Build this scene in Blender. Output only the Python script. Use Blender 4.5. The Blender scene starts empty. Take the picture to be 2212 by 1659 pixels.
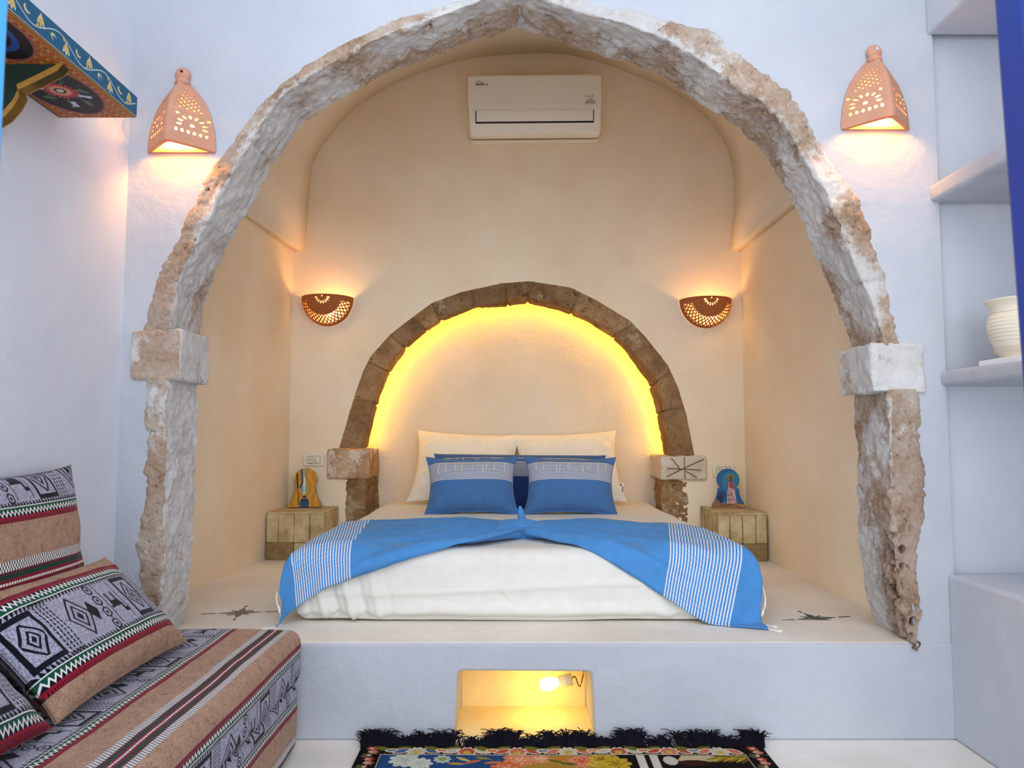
import bpy, bmesh, math, random
import numpy as np
from mathutils import Vector, Matrix, noise

random.seed(7)
rng = np.random.default_rng(11)
scene = bpy.context.scene
C = bpy.context.collection
PI = math.pi

# ---------------------------------------------------------------- camera
F = 1600.0                                   # focal length in pixels of the 2212 x 1659 frame
CH = 1.0                                     # camera height above the room floor
TH = math.atan(110.0 / F)                    # slight upward tilt
CO, SI = math.cos(TH), math.sin(TH)
cd = bpy.data.cameras.new('camera')
cam = bpy.data.objects.new('camera', cd)
C.objects.link(cam)
cd.sensor_width = 36.0
cd.lens = 36.0 * F / 2212.0
cd.clip_start = 0.02
cam.location = (0, 0, CH)
cam.rotation_euler = (PI / 2 + TH, 0, 0)
cd.dof.use_dof = True
cd.dof.focus_distance = 3.6
cd.dof.aperture_fstop = 9.0
scene.camera = cam

# ---------------------------------------------------------------- world, daylight, exposure
w = bpy.data.worlds.new('world')
scene.world = w
w.use_nodes = True
bg = w.node_tree.nodes['Background']
bg.inputs[0].default_value = (0.88, 0.93, 1.0, 1)
bg.inputs[1].default_value = 1.4
try:
    scene.cycles.diffuse_bounces = 6
    scene.cycles.max_bounces = 8
except Exception:
    pass
vs = scene.view_settings
vs.view_transform = 'Standard'
vs.look = 'None'
vs.gamma = 1.0
vs.use_curve_mapping = False
vs.exposure = 0.82
sd = bpy.data.lights.new('courtyard_daylight', 'SUN')      # broad soft daylight entering through the open front
so = bpy.data.objects.new('courtyard_daylight', sd)
C.objects.link(so)
sd.energy = 0.9
sd.angle = math.radians(70)
sd.color = (0.90, 0.94, 1.0)
so.location = (0.2, -3.0, 2.0)
so.rotation_euler = (math.radians(90 - 12), 0, math.radians(-3))


# ---------------------------------------------------------------- helpers
def _ray(px, py):
    u = (px - 1106.0) / F
    v = (829.5 - py) / F
    return u, CO - SI * v, SI + CO * v


def at(px, py, Y):
    a = _ray(px, py)
    t = Y / a[1]
    return Vector((a[0] * t, Y, CH + a[2] * t))


def lin(r, g, b):
    def f(c):
        c /= 255.0
        return c / 12.92 if c <= 0.04045 else ((c + 0.055) / 1.055) ** 2.4
    return (f(r), f(g), f(b))


def obj(name, verts, faces, mat=None, parent=None, smooth=True, uv=None, col=None, fattr=None, mats=None, fmat=None):
    me = bpy.data.meshes.new(name)
    me.from_pydata([tuple(v) for v in verts], [], [tuple(f) for f in faces])
    if mats:
        for m in mats:
            me.materials.append(m)
        if fmat is not None:
            me.polygons.foreach_set('material_index', list(fmat))
    elif mat:
        me.materials.append(mat)
    if smooth:
        me.polygons.foreach_set('use_smooth', [True] * len(me.polygons))
    nl = len(me.loops)
    if uv is not None and nl:
        li = np.empty(nl, dtype=np.int32)
        me.loops.foreach_get('vertex_index', li)
        l = me.uv_layers.new(name='UVMap')
        l.data.foreach_set('uv', np.asarray(uv, dtype=np.float32)[li].ravel())
    if col is not None:
        a = me.color_attributes.new('Col', 'FLOAT_COLOR', 'POINT')
        cc = np.ones((len(verts), 4), dtype=np.float32)
        cc[:, :3] = np.asarray(col)
        a.data.foreach_set('color', cc.ravel())
    if fattr:
        for k, vals in fattr.items():
            a = me.attributes.new(k, 'FLOAT', 'POINT')
            a.data.foreach_set('value', np.asarray(vals, dtype=np.float32))
    me.update()
    o = bpy.data.objects.new(name, me)
    C.objects.link(o)
    if parent:
        setpar(o, parent)
    return o


def setpar(o, p):
    o.parent = p
    m = Matrix.Identity(4)
    q = p
    m = Matrix.Translation(p['_w']) if '_w' in p else Matrix.Identity(4)
    o.matrix_parent_inverse = m.inverted()


def tag(o, label, cat, group=None):
    o['label'] = label
    o['category'] = cat
    if group:
        o['group'] = group
    return o


def thing(name, label, cat, loc, group=None):
    o = bpy.data.objects.new(name, None)
    o.empty_display_size = 0.05
    C.objects.link(o)
    o.location = loc
    o['_w'] = tuple(loc)
    return tag(o, label, cat, group)


def struct(o):
    o['kind'] = 'structure'
    return o


def weld(o, d=1e-5):
    bm = bmesh.new()
    bm.from_mesh(o.data)
    bmesh.ops.remove_doubles(bm, verts=bm.verts, dist=d)
    bm.to_mesh(o.data)
    bm.free()


class MB:
    """collects simple solids into one mesh"""

    def __init__(self):
        self.v, self.f = [], []

    def add(self, verts, faces):
        n = len(self.v)
        self.v += [tuple(p) for p in verts]
        self.f += [tuple(i + n for i in f) for f in faces]
        return self

    def box(self, c, s, rz=0.0, ry=0.0, rx=0.0):
        m = Matrix.Rotation(rz, 3, 'Z') @ Matrix.Rotation(ry, 3, 'Y') @ Matrix.Rotation(rx, 3, 'X')
        vs_ = []
        for i in (-.5, .5):
            for j in (-.5, .5):
                for k in (-.5, .5):
                    vs_.append(Vector(c) + m @ Vector((i * s[0], j * s[1], k * s[2])))
        return self.add(vs_, [(0, 1, 3, 2), (4, 6, 7, 5), (0, 4, 5, 1), (2, 3, 7, 6), (0, 2, 6, 4), (1, 5, 7, 3)])

    def tube(self, pts, r, n=8, cap=True):
        pts = [Vector(p) for p in pts]
        rs = r if isinstance(r, (list, tuple)) else [r] * len(pts)
        up = Vector((0.31, 0.17, 0.93))
        rings = []
        for i, p in enumerate(pts):
            d = (pts[min(i + 1, len(pts) - 1)] - pts[max(i - 1, 0)])
            if d.length < 1e-9:
                d = Vector((0, 0, 1))
            d.normalize()
            a = d.cross(up)
            if a.length < 1e-4:
                a = d.cross(Vector((1, 0, 0)))
            a.normalize()
            b = d.cross(a)
            rings.append([p + (a * math.cos(2 * PI * k / n) + b * math.sin(2 * PI * k / n)) * rs[i] for k in range(n)])
        vs_ = [q for ring in rings for q in ring]
        fs = []
        for i in range(len(pts) - 1):
            for k in range(n):
                fs.append((i * n + k, i * n + (k + 1) % n, (i + 1) * n + (k + 1) % n, (i + 1) * n + k))
        if cap:
            fs.append(tuple(range(n))[::-1])
            fs.append(tuple((len(pts) - 1) * n + k for k in range(n)))
        return self.add(vs_, fs)

    def lathe(self, prof, c=(0, 0, 0), n=32, a0=0.0, a1=2 * PI):
        full = abs(a1 - a0 - 2 * PI) < 1e-6
        m = n if full else n + 1
        vs_ = []
        for (r, z) in prof:
            for k in range(m):
                a = a0 + (a1 - a0) * k / n
                vs_.append((c[0] + r * math.cos(a), c[1] + r * math.sin(a), c[2] + z))
        fs = []
        for i in range(len(prof) - 1):
            for k in range(n):
                k2 = (k + 1) % m
                fs.append((i * m + k, i * m + k2, (i + 1) * m + k2, (i + 1) * m + k))
        return self.add(vs_, fs)

    def sphere(self, c, r, n=16, sc=(1, 1, 1)):
        prof = [(math.sin(PI * i / n), -math.cos(PI * i / n)) for i in range(n + 1)]
        vs_, fs = [], []
        for (a, z) in prof:
            for k in range(2 * n):
                t = PI * k / n
                vs_.append((c[0] + r * sc[0] * a * math.cos(t), c[1] + r * sc[1] * a * math.sin(t), c[2] + r * sc[2] * z))
        for i in range(n):
            for k in range(2 * n):
                k2 = (k + 1) % (2 * n)
                fs.append((i * 2 * n + k, i * 2 * n + k2, (i + 1) * 2 * n + k2, (i + 1) * 2 * n + k))
        return self.add(vs_, fs)

    def prism(self, poly, ax, d0, d1):
        """poly: 2D points; ax: function (a, b, d) -> 3D"""
        n = len(poly)
        vs_ = [ax(p[0], p[1], d0) for p in poly] + [ax(p[0], p[1], d1) for p in poly]
        fs = [tuple(range(n)), tuple(range(2 * n - 1, n - 1, -1))]
        for i in range(n):
            j = (i + 1) % n
            fs.append((i, i + n, j + n, j))
        return self.add(vs_, fs)

    def build(self, name, mat, parent=None, smooth=False, bevel=0.0, seg=2):
        o = obj(name, self.v, self.f, mat, parent, smooth)
        bm = bmesh.new()
        bm.from_mesh(o.data)
        bmesh.ops.recalc_face_normals(bm, faces=bm.faces)
        bm.to_mesh(o.data)
        bm.free()
        if bevel:
            md = o.modifiers.new('bevel', 'BEVEL')
            md.width = bevel
            md.segments = seg
            md.limit_method = 'ANGLE'
            md.angle_limit = math.radians(40)
        return o


def rbox(size, r, div, edge=4):
    """rounded box with a dense surface, centred at the origin"""
    h = [s / 2 for s in size]
    r = min(r, *h)

    def ticks(a, n):
        inner = np.linspace(-(h[a] - r), h[a] - r, n + 1)
        e = [-(h[a]) + r * (1 - math.cos(PI / 2 * k / edge)) if False else -h[a] + r * k / edge for k in range(edge)]
        return np.array(e + list(inner) + [-x for x in reversed(e)])
    T = [ticks(a, div[a]) for a in range(3)]
    key, V, Fs = {}, [], []

    def vid(p):
        k = (round(p[0], 6), round(p[1], 6), round(p[2], 6))
        if k not in key:
            key[k] = len(V)
            V.append(p)
        return key[k]
    for a in range(3):
        b, c = (a + 1) % 3, (a + 2) % 3
        for s in (-1, 1):
            for i in range(len(T[b]) - 1):
                for j in range(len(T[c]) - 1):
                    q = []
                    for (ii, jj) in ((i, j), (i + 1, j), (i + 1, j + 1), (i, j + 1)):
                        p = [0, 0, 0]
                        p[a] = s * h[a]
                        p[b] = T[b][ii]
                        p[c] = T[c][jj]
                        q.append(vid(tuple(p)))
                    Fs.append(q if s > 0 else q[::-1])
    P = np.array(V, dtype=float)
    Q = np.clip(P, [-(x - r) for x in h], [x - r for x in h])
    D = P - Q
    L = np.linalg.norm(D, axis=1, keepdims=True)
    L[L == 0] = 1
    Nn = D / L
    return Q + r * Nn, Nn, Fs


def nz(p, s=1.0, o=0.0):
    return noise.noise(Vector((p[0] * s + o, p[1] * s - o, p[2] * s + 2 * o)))


def fbm(p, s, oct_=4, o=0.0):
    return noise.fractal(Vector((p[0] * s + o, p[1] * s + o, p[2] * s + o)), 1.0, 2.1, oct_)


# ---------------------------------------------------------------- materials
class E:
    """a node socket with arithmetic"""
    nt = None

    def __init__(self, s):
        self.s = s

    @staticmethod
    def m(op, *a):
        n = E.nt.nodes.new('ShaderNodeMath')
        n.operation = op
        for i, x in enumerate(a):
            if isinstance(x, E):
                E.nt.links.new(x.s, n.inputs[i])
            else:
                n.inputs[i].default_value = x
        return E(n.outputs[0])

    def __add__(s, o): return E.m('ADD', s, o)
    __radd__ = __add__
    def __sub__(s, o): return E.m('SUBTRACT', s, o)
    def __rsub__(s, o): return E.m('SUBTRACT', o, s)
    def __mul__(s, o): return E.m('MULTIPLY', s, o)
    __rmul__ = __mul__
    def __truediv__(s, o): return E.m('DIVIDE', s, o)
    def __lt__(s, o): return E.m('LESS_THAN', s, o)
    def __gt__(s, o): return E.m('GREATER_THAN', s, o)
    def __abs__(s): return E.m('ABSOLUTE', s)
    def mod(s, o): return E.m('FLOORED_MODULO', s, o)
    def max(s, o): return E.m('MAXIMUM', s, o)
    def min(s, o): return E.m('MINIMUM', s, o)


def inr(x, a, b):
    return (x > a) * (x < b)


def newmat(name, rough=0.8, spec=0.3):
    m = bpy.data.materials.new(name)
    m.use_nodes = True
    nt = m.node_tree
    p = nt.nodes['Principled BSDF']
    p.inputs['Roughness'].default_value = rough
    p.inputs['Specular IOR Level'].default_value = spec
    return m, nt, p


def colnode(nt, c):
    n = nt.nodes.new('ShaderNodeRGB')
    n.outputs[0].default_value = (*c, 1)
    return n.outputs[0]


def mixc(nt, fac, a, b, mode='MIX'):
    n = nt.nodes.new('ShaderNodeMix')
    n.data_type = 'RGBA'
    n.blend_type = mode
    for i, x in ((0, fac), (6, a), (7, b)):
        if isinstance(x, E):
            x = x.s
        if isinstance(x, (int, float)):
            n.inputs[i].default_value = x
        elif isinstance(x, tuple):
            n.inputs[i].default_value = (*x, 1)
        else:
            nt.links.new(x, n.inputs[i])
    return n.outputs[2]


def noisen(nt, scale, detail=4, rough=0.55, vec=None, dist=0.0):
    n = nt.nodes.new('ShaderNodeTexNoise')
    n.inputs['Scale'].default_value = scale
    n.inputs['Detail'].default_value = detail
    n.inputs['Roughness'].default_value = rough
    n.inputs['Distortion'].default_value = dist
    if vec is None:
        tc = nt.nodes.get('TC') or nt.nodes.new('ShaderNodeTexCoord')
        tc.name = 'TC'
        vec = tc.outputs['Object']
    nt.links.new(vec, n.inputs['Vector'])
    return n.outputs['Fac']


def ramp(nt, fac, stops, interp='LINEAR'):
    n = nt.nodes.new('ShaderNodeValToRGB')
    n.color_ramp.interpolation = interp
    el = n.color_ramp.elements
    while len(el) < len(stops):
        el.new(0.5)
    for e, (p, c) in zip(el, stops):
        e.position = p
        e.color = (*c, 1)
    nt.links.new(fac.s if isinstance(fac, E) else fac, n.inputs[0])
    return n.outputs[0]


def bump(nt, p, h, strength=0.3, dist=0.01, prev=None):
    n = nt.nodes.new('ShaderNodeBump')
    n.inputs['Strength'].default_value = strength
    n.inputs['Distance'].default_value = dist
    nt.links.new(h.s if isinstance(h, E) else h, n.inputs['Height'])
    if prev is not None:
        nt.links.new(prev, n.inputs['Normal'])
    nt.links.new(n.outputs[0], p.inputs['Normal'])
    return n.outputs[0]


def plaster(name, c1, c2, fine=0.25, coarse=0.5, scale=1.0, mott=1.6, finescale=55):
    m, nt, p = newmat(name, 0.85, 0.15)
    f = noisen(nt, mott, 5, 0.6)
    nt.links.new(ramp(nt, f, [(0.3, c1), (0.7, c2)]), p.inputs['Base Color'])
    b1 = bump(nt, p, noisen(nt, 7 * scale, 4, 0.55), coarse, 0.02)
    b2 = bump(nt, p, noisen(nt, finescale * scale, 5, 0.65), fine, 0.004, b1)
    return m


def plain(name, c, rough=0.6, spec=0.3, var=0.06, scale=30, metal=0.0):
    m, nt, p = newmat(name, rough, spec)
    d = tuple(x * (1 - var * 2) for x in c)
    nt.links.new(ramp(nt, noisen(nt, scale, 3), [(0.3, d), (0.7, c)]), p.inputs['Base Color'])
    p.inputs['Metallic'].default_value = metal
    return m


def emit(name, c, strength):
    m = bpy.data.materials.new(name)
    m.use_nodes = True
    nt = m.node_tree
    nt.nodes.remove(nt.nodes['Principled BSDF'])
    e = nt.nodes.new('ShaderNodeEmission')
    e.inputs[0].default_value = (*c, 1)
    e.inputs[1].default_value = strength
    nt.links.new(e.outputs[0], nt.nodes['Material Output'].inputs[0])
    return m


def painted(name, rough=0.55, grain=0.10, weave=0.0, spec=0.3):
    m, nt, p = newmat(name, rough, spec)
    a = nt.nodes.new('ShaderNodeAttribute')
    a.attribute_name = 'Col'
    f = noisen(nt, 160, 3)
    c = mixc(nt, 1.0, a.outputs['Color'], ramp(nt, f, [(0.3, (1 - grain * 2,) * 3), (0.7, (1, 1, 1))]), 'MULTIPLY')
    nt.links.new(c, p.inputs['Base Color'])
    if weave:
        bump(nt, p, noisen(nt, 420, 2), weave, 0.003)
    return m


def stonemat(name, plast, tones, bumps=0.8, tint=0.25):
    m, nt, p = newmat(name, 0.92, 0.1)
    E.nt = nt
    a = nt.nodes.new('ShaderNodeAttribute')
    a.attribute_name = 'stone'
    pit = nt.nodes.new('ShaderNodeAttribute')
    pit.attribute_name = 'pit'
    fine = E(noisen(nt, 26, 9, 0.78))
    big = E(noisen(nt, 9, 5, 0.6))
    fac = E(a.outputs['Fac']) + (fine - 0.5) * 1.5
    n = nt.nodes.new('ShaderNodeMapRange')
    n.inputs['From Min'].default_value = 0.36
    n.inputs['From Max'].default_value = 0.62
    nt.links.new(fac.s, n.inputs['Value'])
    tone = ramp(nt, big * 0.6 + E(noisen(nt, 70, 5, 0.7)) * 0.4, [(0.32, tones[0]), (0.47, tones[1]), (0.66, tones[2])])
    pl = ramp(nt, E(noisen(nt, 14, 5)), [(0.35, plast[0]), (0.7, plast[1])])
    c = mixc(nt, E(n.outputs[0]), pl, tone)
    oi = nt.nodes.new('ShaderNodeObjectInfo')
    c = mixc(nt, tint, c, ramp(nt, E(oi.outputs['Random']), [(0.0, (0.62, 0.60, 0.58)), (1.0, (1.22, 1.22, 1.2))]), 'MULTIPLY')
    c = mixc(nt, E(pit.outputs['Fac']), c, tones[3])
    nt.links.new(c, p.inputs['Base Color'])
    b1 = bump(nt, p, E(noisen(nt, 45, 7, 0.72)), bumps, 0.022)
    bump(nt, p, E(noisen(nt, 170, 4, 0.7)), bumps * 0.6, 0.003, b1)
    return m


M = {}
M['white'] = plaster('white_plaster_lit', lin(207, 212, 223), lin(219, 223, 231), 0.22, 0.35)  # wall paint lightened: brightness of the left wall put into the colour
M['white_shaded'] = plaster('white_plaster_shaded', lin(190, 194, 203), lin(203, 206, 213), 0.25, 0.4)  # same paint toned down: shade of the right recess put into the colour
M['white_rough_dim'] = plaster('rough_white_plaster_dimmed', lin(177, 181, 190), lin(191, 194, 201), 0.4, 0.6)  # rough finish; same paint greyed, front light balanced in the colour
M['beige'] = plaster('beige_plaster', lin(235, 214, 182), lin(247, 234, 211), 0.10, 0.25)
M['cream'] = plaster('cream_plaster', lin(238, 226, 206), lin(244, 234, 216), 0.12, 0.3)
M['niche'] = plaster('trowelled_niche_plaster', lin(228, 214, 190), lin(238, 226, 206), 0.8, 0.6, 1.0, 2.0, 60)
M['screed'] = plaster('platform_screed', lin(224, 214, 200), lin(242, 236, 226), 0.12, 0.2, 1.0, 2.5)
M['floor'] = plaster('floor_screed', lin(222, 218, 210), lin(238, 234, 228), 0.15, 0.2, 1.0, 3.0)
M['recess'] = plaster('lamp_tinted_recess_plaster', lin(238, 212, 150), lin(246, 226, 172), 0.4, 0.4)  # yellow lamp glow put into the plaster colour
M['stone'] = stonemat('plastered_stone', (lin(236, 233, 229), lin(249, 247, 245)),
                      (lin(160, 124, 96), lin(204, 176, 152), lin(230, 214, 200), lin(92, 60, 46)), 0.9)
M['brownstone'] = stonemat('brown_sandstone', (lin(205, 182, 150), lin(220, 204, 176)),
                           (lin(126, 92, 58), lin(166, 130, 92), lin(198, 166, 126), lin(82, 54, 32)), 0.8, 0.8)
M['imposts'] = stonemat('impost_stone', (lin(222, 206, 186), lin(236, 226, 212)),
                        (lin(150, 108, 72), lin(190, 150, 112), lin(216, 190, 160), lin(80, 50, 32)), 0.6)
M['terra'] = plain('terracotta', lin(208, 152, 124), 0.8, 0.2, 0.05, 18)
M['terra_dark'] = plain('terracotta_dark', lin(176, 104, 58), 0.8, 0.2, 0.05, 18)
M['ac'] = plain('ivory_plastic', lin(246, 240, 226), 0.4, 0.4, 0.01, 5)
M['dark'] = plain('dark_gap', lin(30, 28, 40), 0.7, 0.2, 0.02)
M['print'] = plain('dark_print', lin(54, 40, 30), 0.7, 0.2, 0.02)
M['plate'] = plain('cream_plastic', lin(232, 222, 200), 0.4, 0.4, 0.01)
M['blue_door'] = plain('cobalt_door_paint', lin(14, 50, 132), 0.35, 0.5, 0.05, 8)
M['blue_door_lit'] = plain('cobalt_door_paint_lit', lin(70, 170, 238), 0.35, 0.5, 0.04, 8)  # lit copy of the door blue: light on the left leaf is colour
M['pale_metal'] = plain('pale_metal', lin(190, 215, 232), 0.35, 0.5, 0.03, 8)
M['pot'] = plain('cream_pottery', lin(236, 226, 204), 0.45, 0.4, 0.03, 12)
M['white_board'] = plain('white_board', lin(238, 236, 236), 0.7, 0.2, 0.02, 12)
M['cord'] = plain('white_cord', lin(238, 236, 230), 0.9, 0.1, 0.05, 90)
M['ecru_cord'] = plain('ecru_cord', lin(226, 214, 190), 0.9, 0.1, 0.06, 90)
M['inlay'] = plain('dark_teal_inlay', lin(96, 108, 104), 0.7, 0.2, 0.25, 60)
M['inlay_soft'] = plain('faded_grey_inlay', lin(142, 134, 122), 0.7, 0.2, 0.2, 60)
M['inlay_gold'] = plain('ochre_inlay', lin(190, 168, 132), 0.7, 0.2, 0.1, 60)
M['wire'] = plain('brown_wire', lin(120, 84, 36), 0.6, 0.3, 0.05)
M['bracket'] = plain('dark_green_paint', lin(24, 48, 40), 0.5, 0.4, 0.1, 14)
M['gold'] = plain('gold_paint', lin(184, 136, 56), 0.45, 0.5, 0.15, 40)
M['paint'] = painted('painted_wood', 0.5, 0.06)
M['rug'] = painted('rug_pile', 0.95, 0.18, 0.7, 0.05)
M['fringe'] = plain('black_fringe', lin(26, 24, 34), 0.95, 0.1, 0.1, 60)
M['plywood'] = plain('plaque_edge', lin(226, 216, 196), 0.7, 0.2, 0.04)
M['plaque_dark'] = plain('plaque_edge_dark', lin(40, 38, 44), 0.7, 0.2, 0.04)
M['tagwhite'] = plain('tag_white', lin(240, 240, 240), 0.7, 0.2, 0.01)
M['navy'] = plain('navy_print', lin(24, 30, 66), 0.7, 0.2, 0.02)


def blockmat():
    m, nt, p = newmat('yellowish_stone_block', 0.85, 0.15)
    f = noisen(nt, 11, 6, 0.65)
    nt.links.new(ramp(nt, f, [(0.28, lin(160, 138, 96)), (0.5, lin(196, 178, 138)), (0.75, lin(222, 208, 174))]), p.inputs['Base Color'])
    b1 = bump(nt, p, noisen(nt, 25, 5), 0.4, 0.01)
    bump(nt, p, noisen(nt, 120, 4), 0.3, 0.003, b1)
    return m


M['block'] = blockmat()
m_, nt_, p_ = newmat('dark_stone_block', 0.85, 0.15)
nt_.links.new(ramp(nt_, noisen(nt_, 14, 6, 0.65), [(0.3, lin(122, 100, 66)), (0.7, lin(166, 142, 100))]), p_.inputs['Base Color'])
bump(nt_, p_, noisen(nt_, 40, 5), 0.5, 0.008)
M['block_dark'] = m_


def linen(name, c, warm=0.0, weave=700, b=0.25, rough=0.9):
    m, nt, p = newmat(name, rough, 0.1)
    d = tuple(x * 0.95 for x in c)
    nt.links.new(ramp(nt, noisen(nt, 26, 4), [(0.35, d), (0.65, c)]), p.inputs['Base Color'])
    p.inputs['Sheen Weight'].default_value = 0.15
    b1 = bump(nt, p, noisen(nt, 6, 2, 0.5), 0.12, 0.02)
    bump(nt, p, noisen(nt, weave, 2), b, 0.0015, b1)
    return m


M['sheet'] = linen('white_sheet', lin(224, 222, 214))
M['pillow'] = linen('white_pillow', lin(240, 236, 224))


def blue_striped(name, base, stripe, lo, hi, n, duty, axis='x', low=None, dash=0.0):
    """blue cotton with woven stripes where the UV coordinate lies between lo and hi"""
    m, nt, p = newmat(name, 0.88, 0.1)
    E.nt = nt
    uvn = nt.nodes.new('ShaderNodeUVMap')
    sep = nt.nodes.new('ShaderNodeSeparateXYZ')
    nt.links.new(uvn.outputs[0], sep.inputs[0])
    s = E(sep.outputs[0 if axis == 'x' else 1])
    t = E(sep.outputs[1 if axis == 'x' else 0])
    band = inr(s, lo, hi)
    ph = ((s - lo) * (n / (hi - lo))).mod(1.0)
    st = band * (ph < duty)
    if dash:
        st = st * ((((t * dash).mod(1.0)) < 0.86) * 0.45 + 0.55)
    vn = noisen(nt, 18, 4)
    bcol = ramp(nt, vn, [(0.3, tuple(x * 0.86 for x in base)), (0.7, base)])
    if low is not None:
        bcol = mixc(nt, s < low[0], bcol, low[1])
    c = mixc(nt, st, bcol, stripe)
    nt.links.new(c, p.inputs['Base Color'])
    p.inputs['Sheen Weight'].default_value = 0.15
    b1 = bump(nt, p, noisen(nt, 12, 4), 0.25, 0.015)
    bump(nt, p, noisen(nt, 800, 2), 0.25, 0.0015, b1)
    return m


M['throw'] = blue_striped('blue_throw', lin(78, 142, 204), lin(226, 226, 230), 0.62, 0.885, 23, 0.40, 'x', None, 60)
M['bluecush'] = blue_striped('blue_cushion', lin(74, 118, 172), lin(226, 218, 204), 0.53, 0.86, 15, 0.44, 'y')
M['longcush'] = blue_striped('long_blue_cushion', lin(66, 104, 158), lin(214, 204, 190), 0.52, 0.82, 12, 0.4, 'y', (0.5, lin(34, 58, 116)))


def woven():
    """striped woven sofa fabric: tan wool, red-green bands, grey bands with black motifs"""
    m, nt, p = newmat('woven_wool', 0.95, 0.05)
    E.nt = nt
    uvn = nt.nodes.new('ShaderNodeUVMap')
    sep = nt.nodes.new('ShaderNodeSeparateXYZ')
    nt.links.new(uvn.outputs[0], sep.inputs[0])
    u, v = E(sep.outputs[0]), E(sep.outputs[1])
    P = 0.437
    ws = (u - 0.0635 + P / 2).mod(P) - P / 2
    d = abs(ws)
    e = P / 2 - d
    tc = nt.nodes.new('ShaderNodeTexCoord')
    fl = E(noisen(nt, 330, 3, 0.7))
    fl2 = E(noisen(nt, 40, 4, 0.7))
    tan = ramp(nt, fl * 0.65 + fl2 * 0.35, [(0.36, lin(70, 50, 42)), (0.46, lin(158, 124, 102)), (0.7, lin(190, 158, 136))])
    grey = ramp(nt, fl, [(0.36, lin(84, 84, 104)), (0.5, lin(158, 158, 178)), (0.7, lin(198, 196, 212))])
    blk, red, grn, wht = lin(22, 22, 30), lin(140, 22, 44), lin(20, 76, 58), lin(226, 222, 222)
    # motifs on the grey band
    L = 0.40
    q = v.mod(L)

    def box(cv, hv, cw, hw):
        return ((abs(q - cv) / hv).max(abs(ws - cw) / hw)) < 1.0
    # framed square with an inner diamond
    m1 = (abs(q - 0.05) / 0.044).max(d / 0.054)
    dd = abs(q - 0.05) / 0.030 + d / 0.036
    mot = inr(m1, 0.80, 1.0).max(inr(dd, 0.42, 0.62)).max(dd < 0.22).max(inr(dd, 0.95, 1.2) * (m1 < 0.7))
    # rows of dots and bars
    z1 = inr(q, 0.104, 0.150)
    mot = mot.max(z1 * (((q - 0.104).mod(0.0115)) < 0.0045) * (((ws + 0.1).mod(0.009)) < 0.0065))
    # concentric diamonds
    k = abs(q - 0.205) / 0.048 + d / 0.052
    mot = mot.max((k < 0.22).max(inr(k, 0.42, 0.56)).max(inr(k, 0.80, 0.94)))
    k2 = abs(q - 0.258) / 0.018 + d / 0.026
    mot = mot.max(k2 < 1.0)
    # chain of hexagons
    dw = (ws + 0.06).mod(0.030) - 0.015
    dv = abs(q - 0.297)
    hx = dv.max(dv * 0.5 + abs(dw) * 0.866)
    mot = mot.max((inr(hx, 0.0085, 0.0125).max(hx < 0.004)) * (dv < 0.02))
    # standing animal
    an = box(0.352, 0.019, 0.004, 0.008)
    for a in ((0.337, 0.0025, -0.012, 0.012), (0.343, 0.002, -0.014, 0.012), (0.362, 0.0025, -0.012, 0.012), (0.368, 0.002, -0.014, 0.012),
              (0.370, 0.004, 0.016, 0.012), (0.376, 0.008, 0.026, 0.005), (0.333, 0.006, 0.010, 0.003), (0.384, 0.0016, 0.0, 0.05), (0.322, 0.0016, 0.0, 0.05)):
        an = an.max(box(*a))
    mot = mot.max(an)
    saw = inr(d, 0.054, 0.0635) * ((((v.mod(0.012) - 0.006) * 2.0)) < ((d - 0.054) * 1.6 - 0.006))
    mot = mot.max(saw)
    col = mixc(nt, mot, grey, blk)
    # transition band: green line, white zigzag, maroon with black ticks
    t = d - 0.0635
    tri = abs(v.mod(0.0145) - 0.00725) - 0.003625
    zz = abs((t - 0.0135) - tri * 1.5) < 0.0030
    tick = v.mod(0.0065) < 0.0024
    tr = mixc(nt, t < 0.013, blk, grn)
    tr = mixc(nt, t > 0.0215, tr, mixc(nt, tick * (t > 0.026), red, blk))
    tr = mixc(nt, zz * inr(t, 0.004, 0.023), tr, wht)
    tr = mixc(nt, t < 0.0022, tr, wht)
    col = mixc(nt, t > 0.0, col, tr)
    col = mixc(nt, t > 0.034, col, tan)
    # centre band
    cs = mixc(nt, ((v.mod(0.009) < 0.0062) * (e < 0.0026)), mixc(nt, v.mod(0.006) < 0.002, red, blk), wht)
    gg = mixc(nt, v.mod(0.007) < 0.003, grn, blk)
    cs = mixc(nt, inr(e, 0.0095, 0.019), cs, gg)
    cs = mixc(nt, inr(e, 0.019, 0.024), cs, mixc(nt, v.mod(0.008) < 0.004, red, blk))
    row = inr(e, 0.030, 0.0365)
    ch = ((v + row * 0.0045).mod(0.009)) < 0.005
    cs = mixc(nt, e > 0.024, cs, mixc(nt, ch, blk, wht))
    col = mixc(nt, e < 0.044, col, cs)
    nt.links.new(col, p.inputs['Base Color'])
    p.inputs['Sheen Weight'].default_value = 0.1
    b1 = bump(nt, p, noisen(nt, 14, 3), 0.2, 0.015)
    bump(nt, p, fl, 0.5, 0.002, b1)
    return m


M['woven'] = woven()

# bulbs
M['bulb_warm'] = emit('warm_bulb', (1.0, 0.62, 0.22), 40)
M['bulb_niche'] = emit('niche_bulb', (1.0, 0.74, 0.22), 9)
M['led'] = emit('yellow_led_strip', (1.0, 0.52, 0.01), 19)


def point_light(name, loc, energy, color, radius, parent=None):
    l = bpy.data.lights.new(name, 'POINT')
    l.energy = energy
    l.color = color
    l.shadow_soft_size = radius
    o = bpy.data.objects.new(name, l)
    C.objects.link(o)
    o.location = loc
    if parent:
        setpar(o, parent)
    return o


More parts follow.
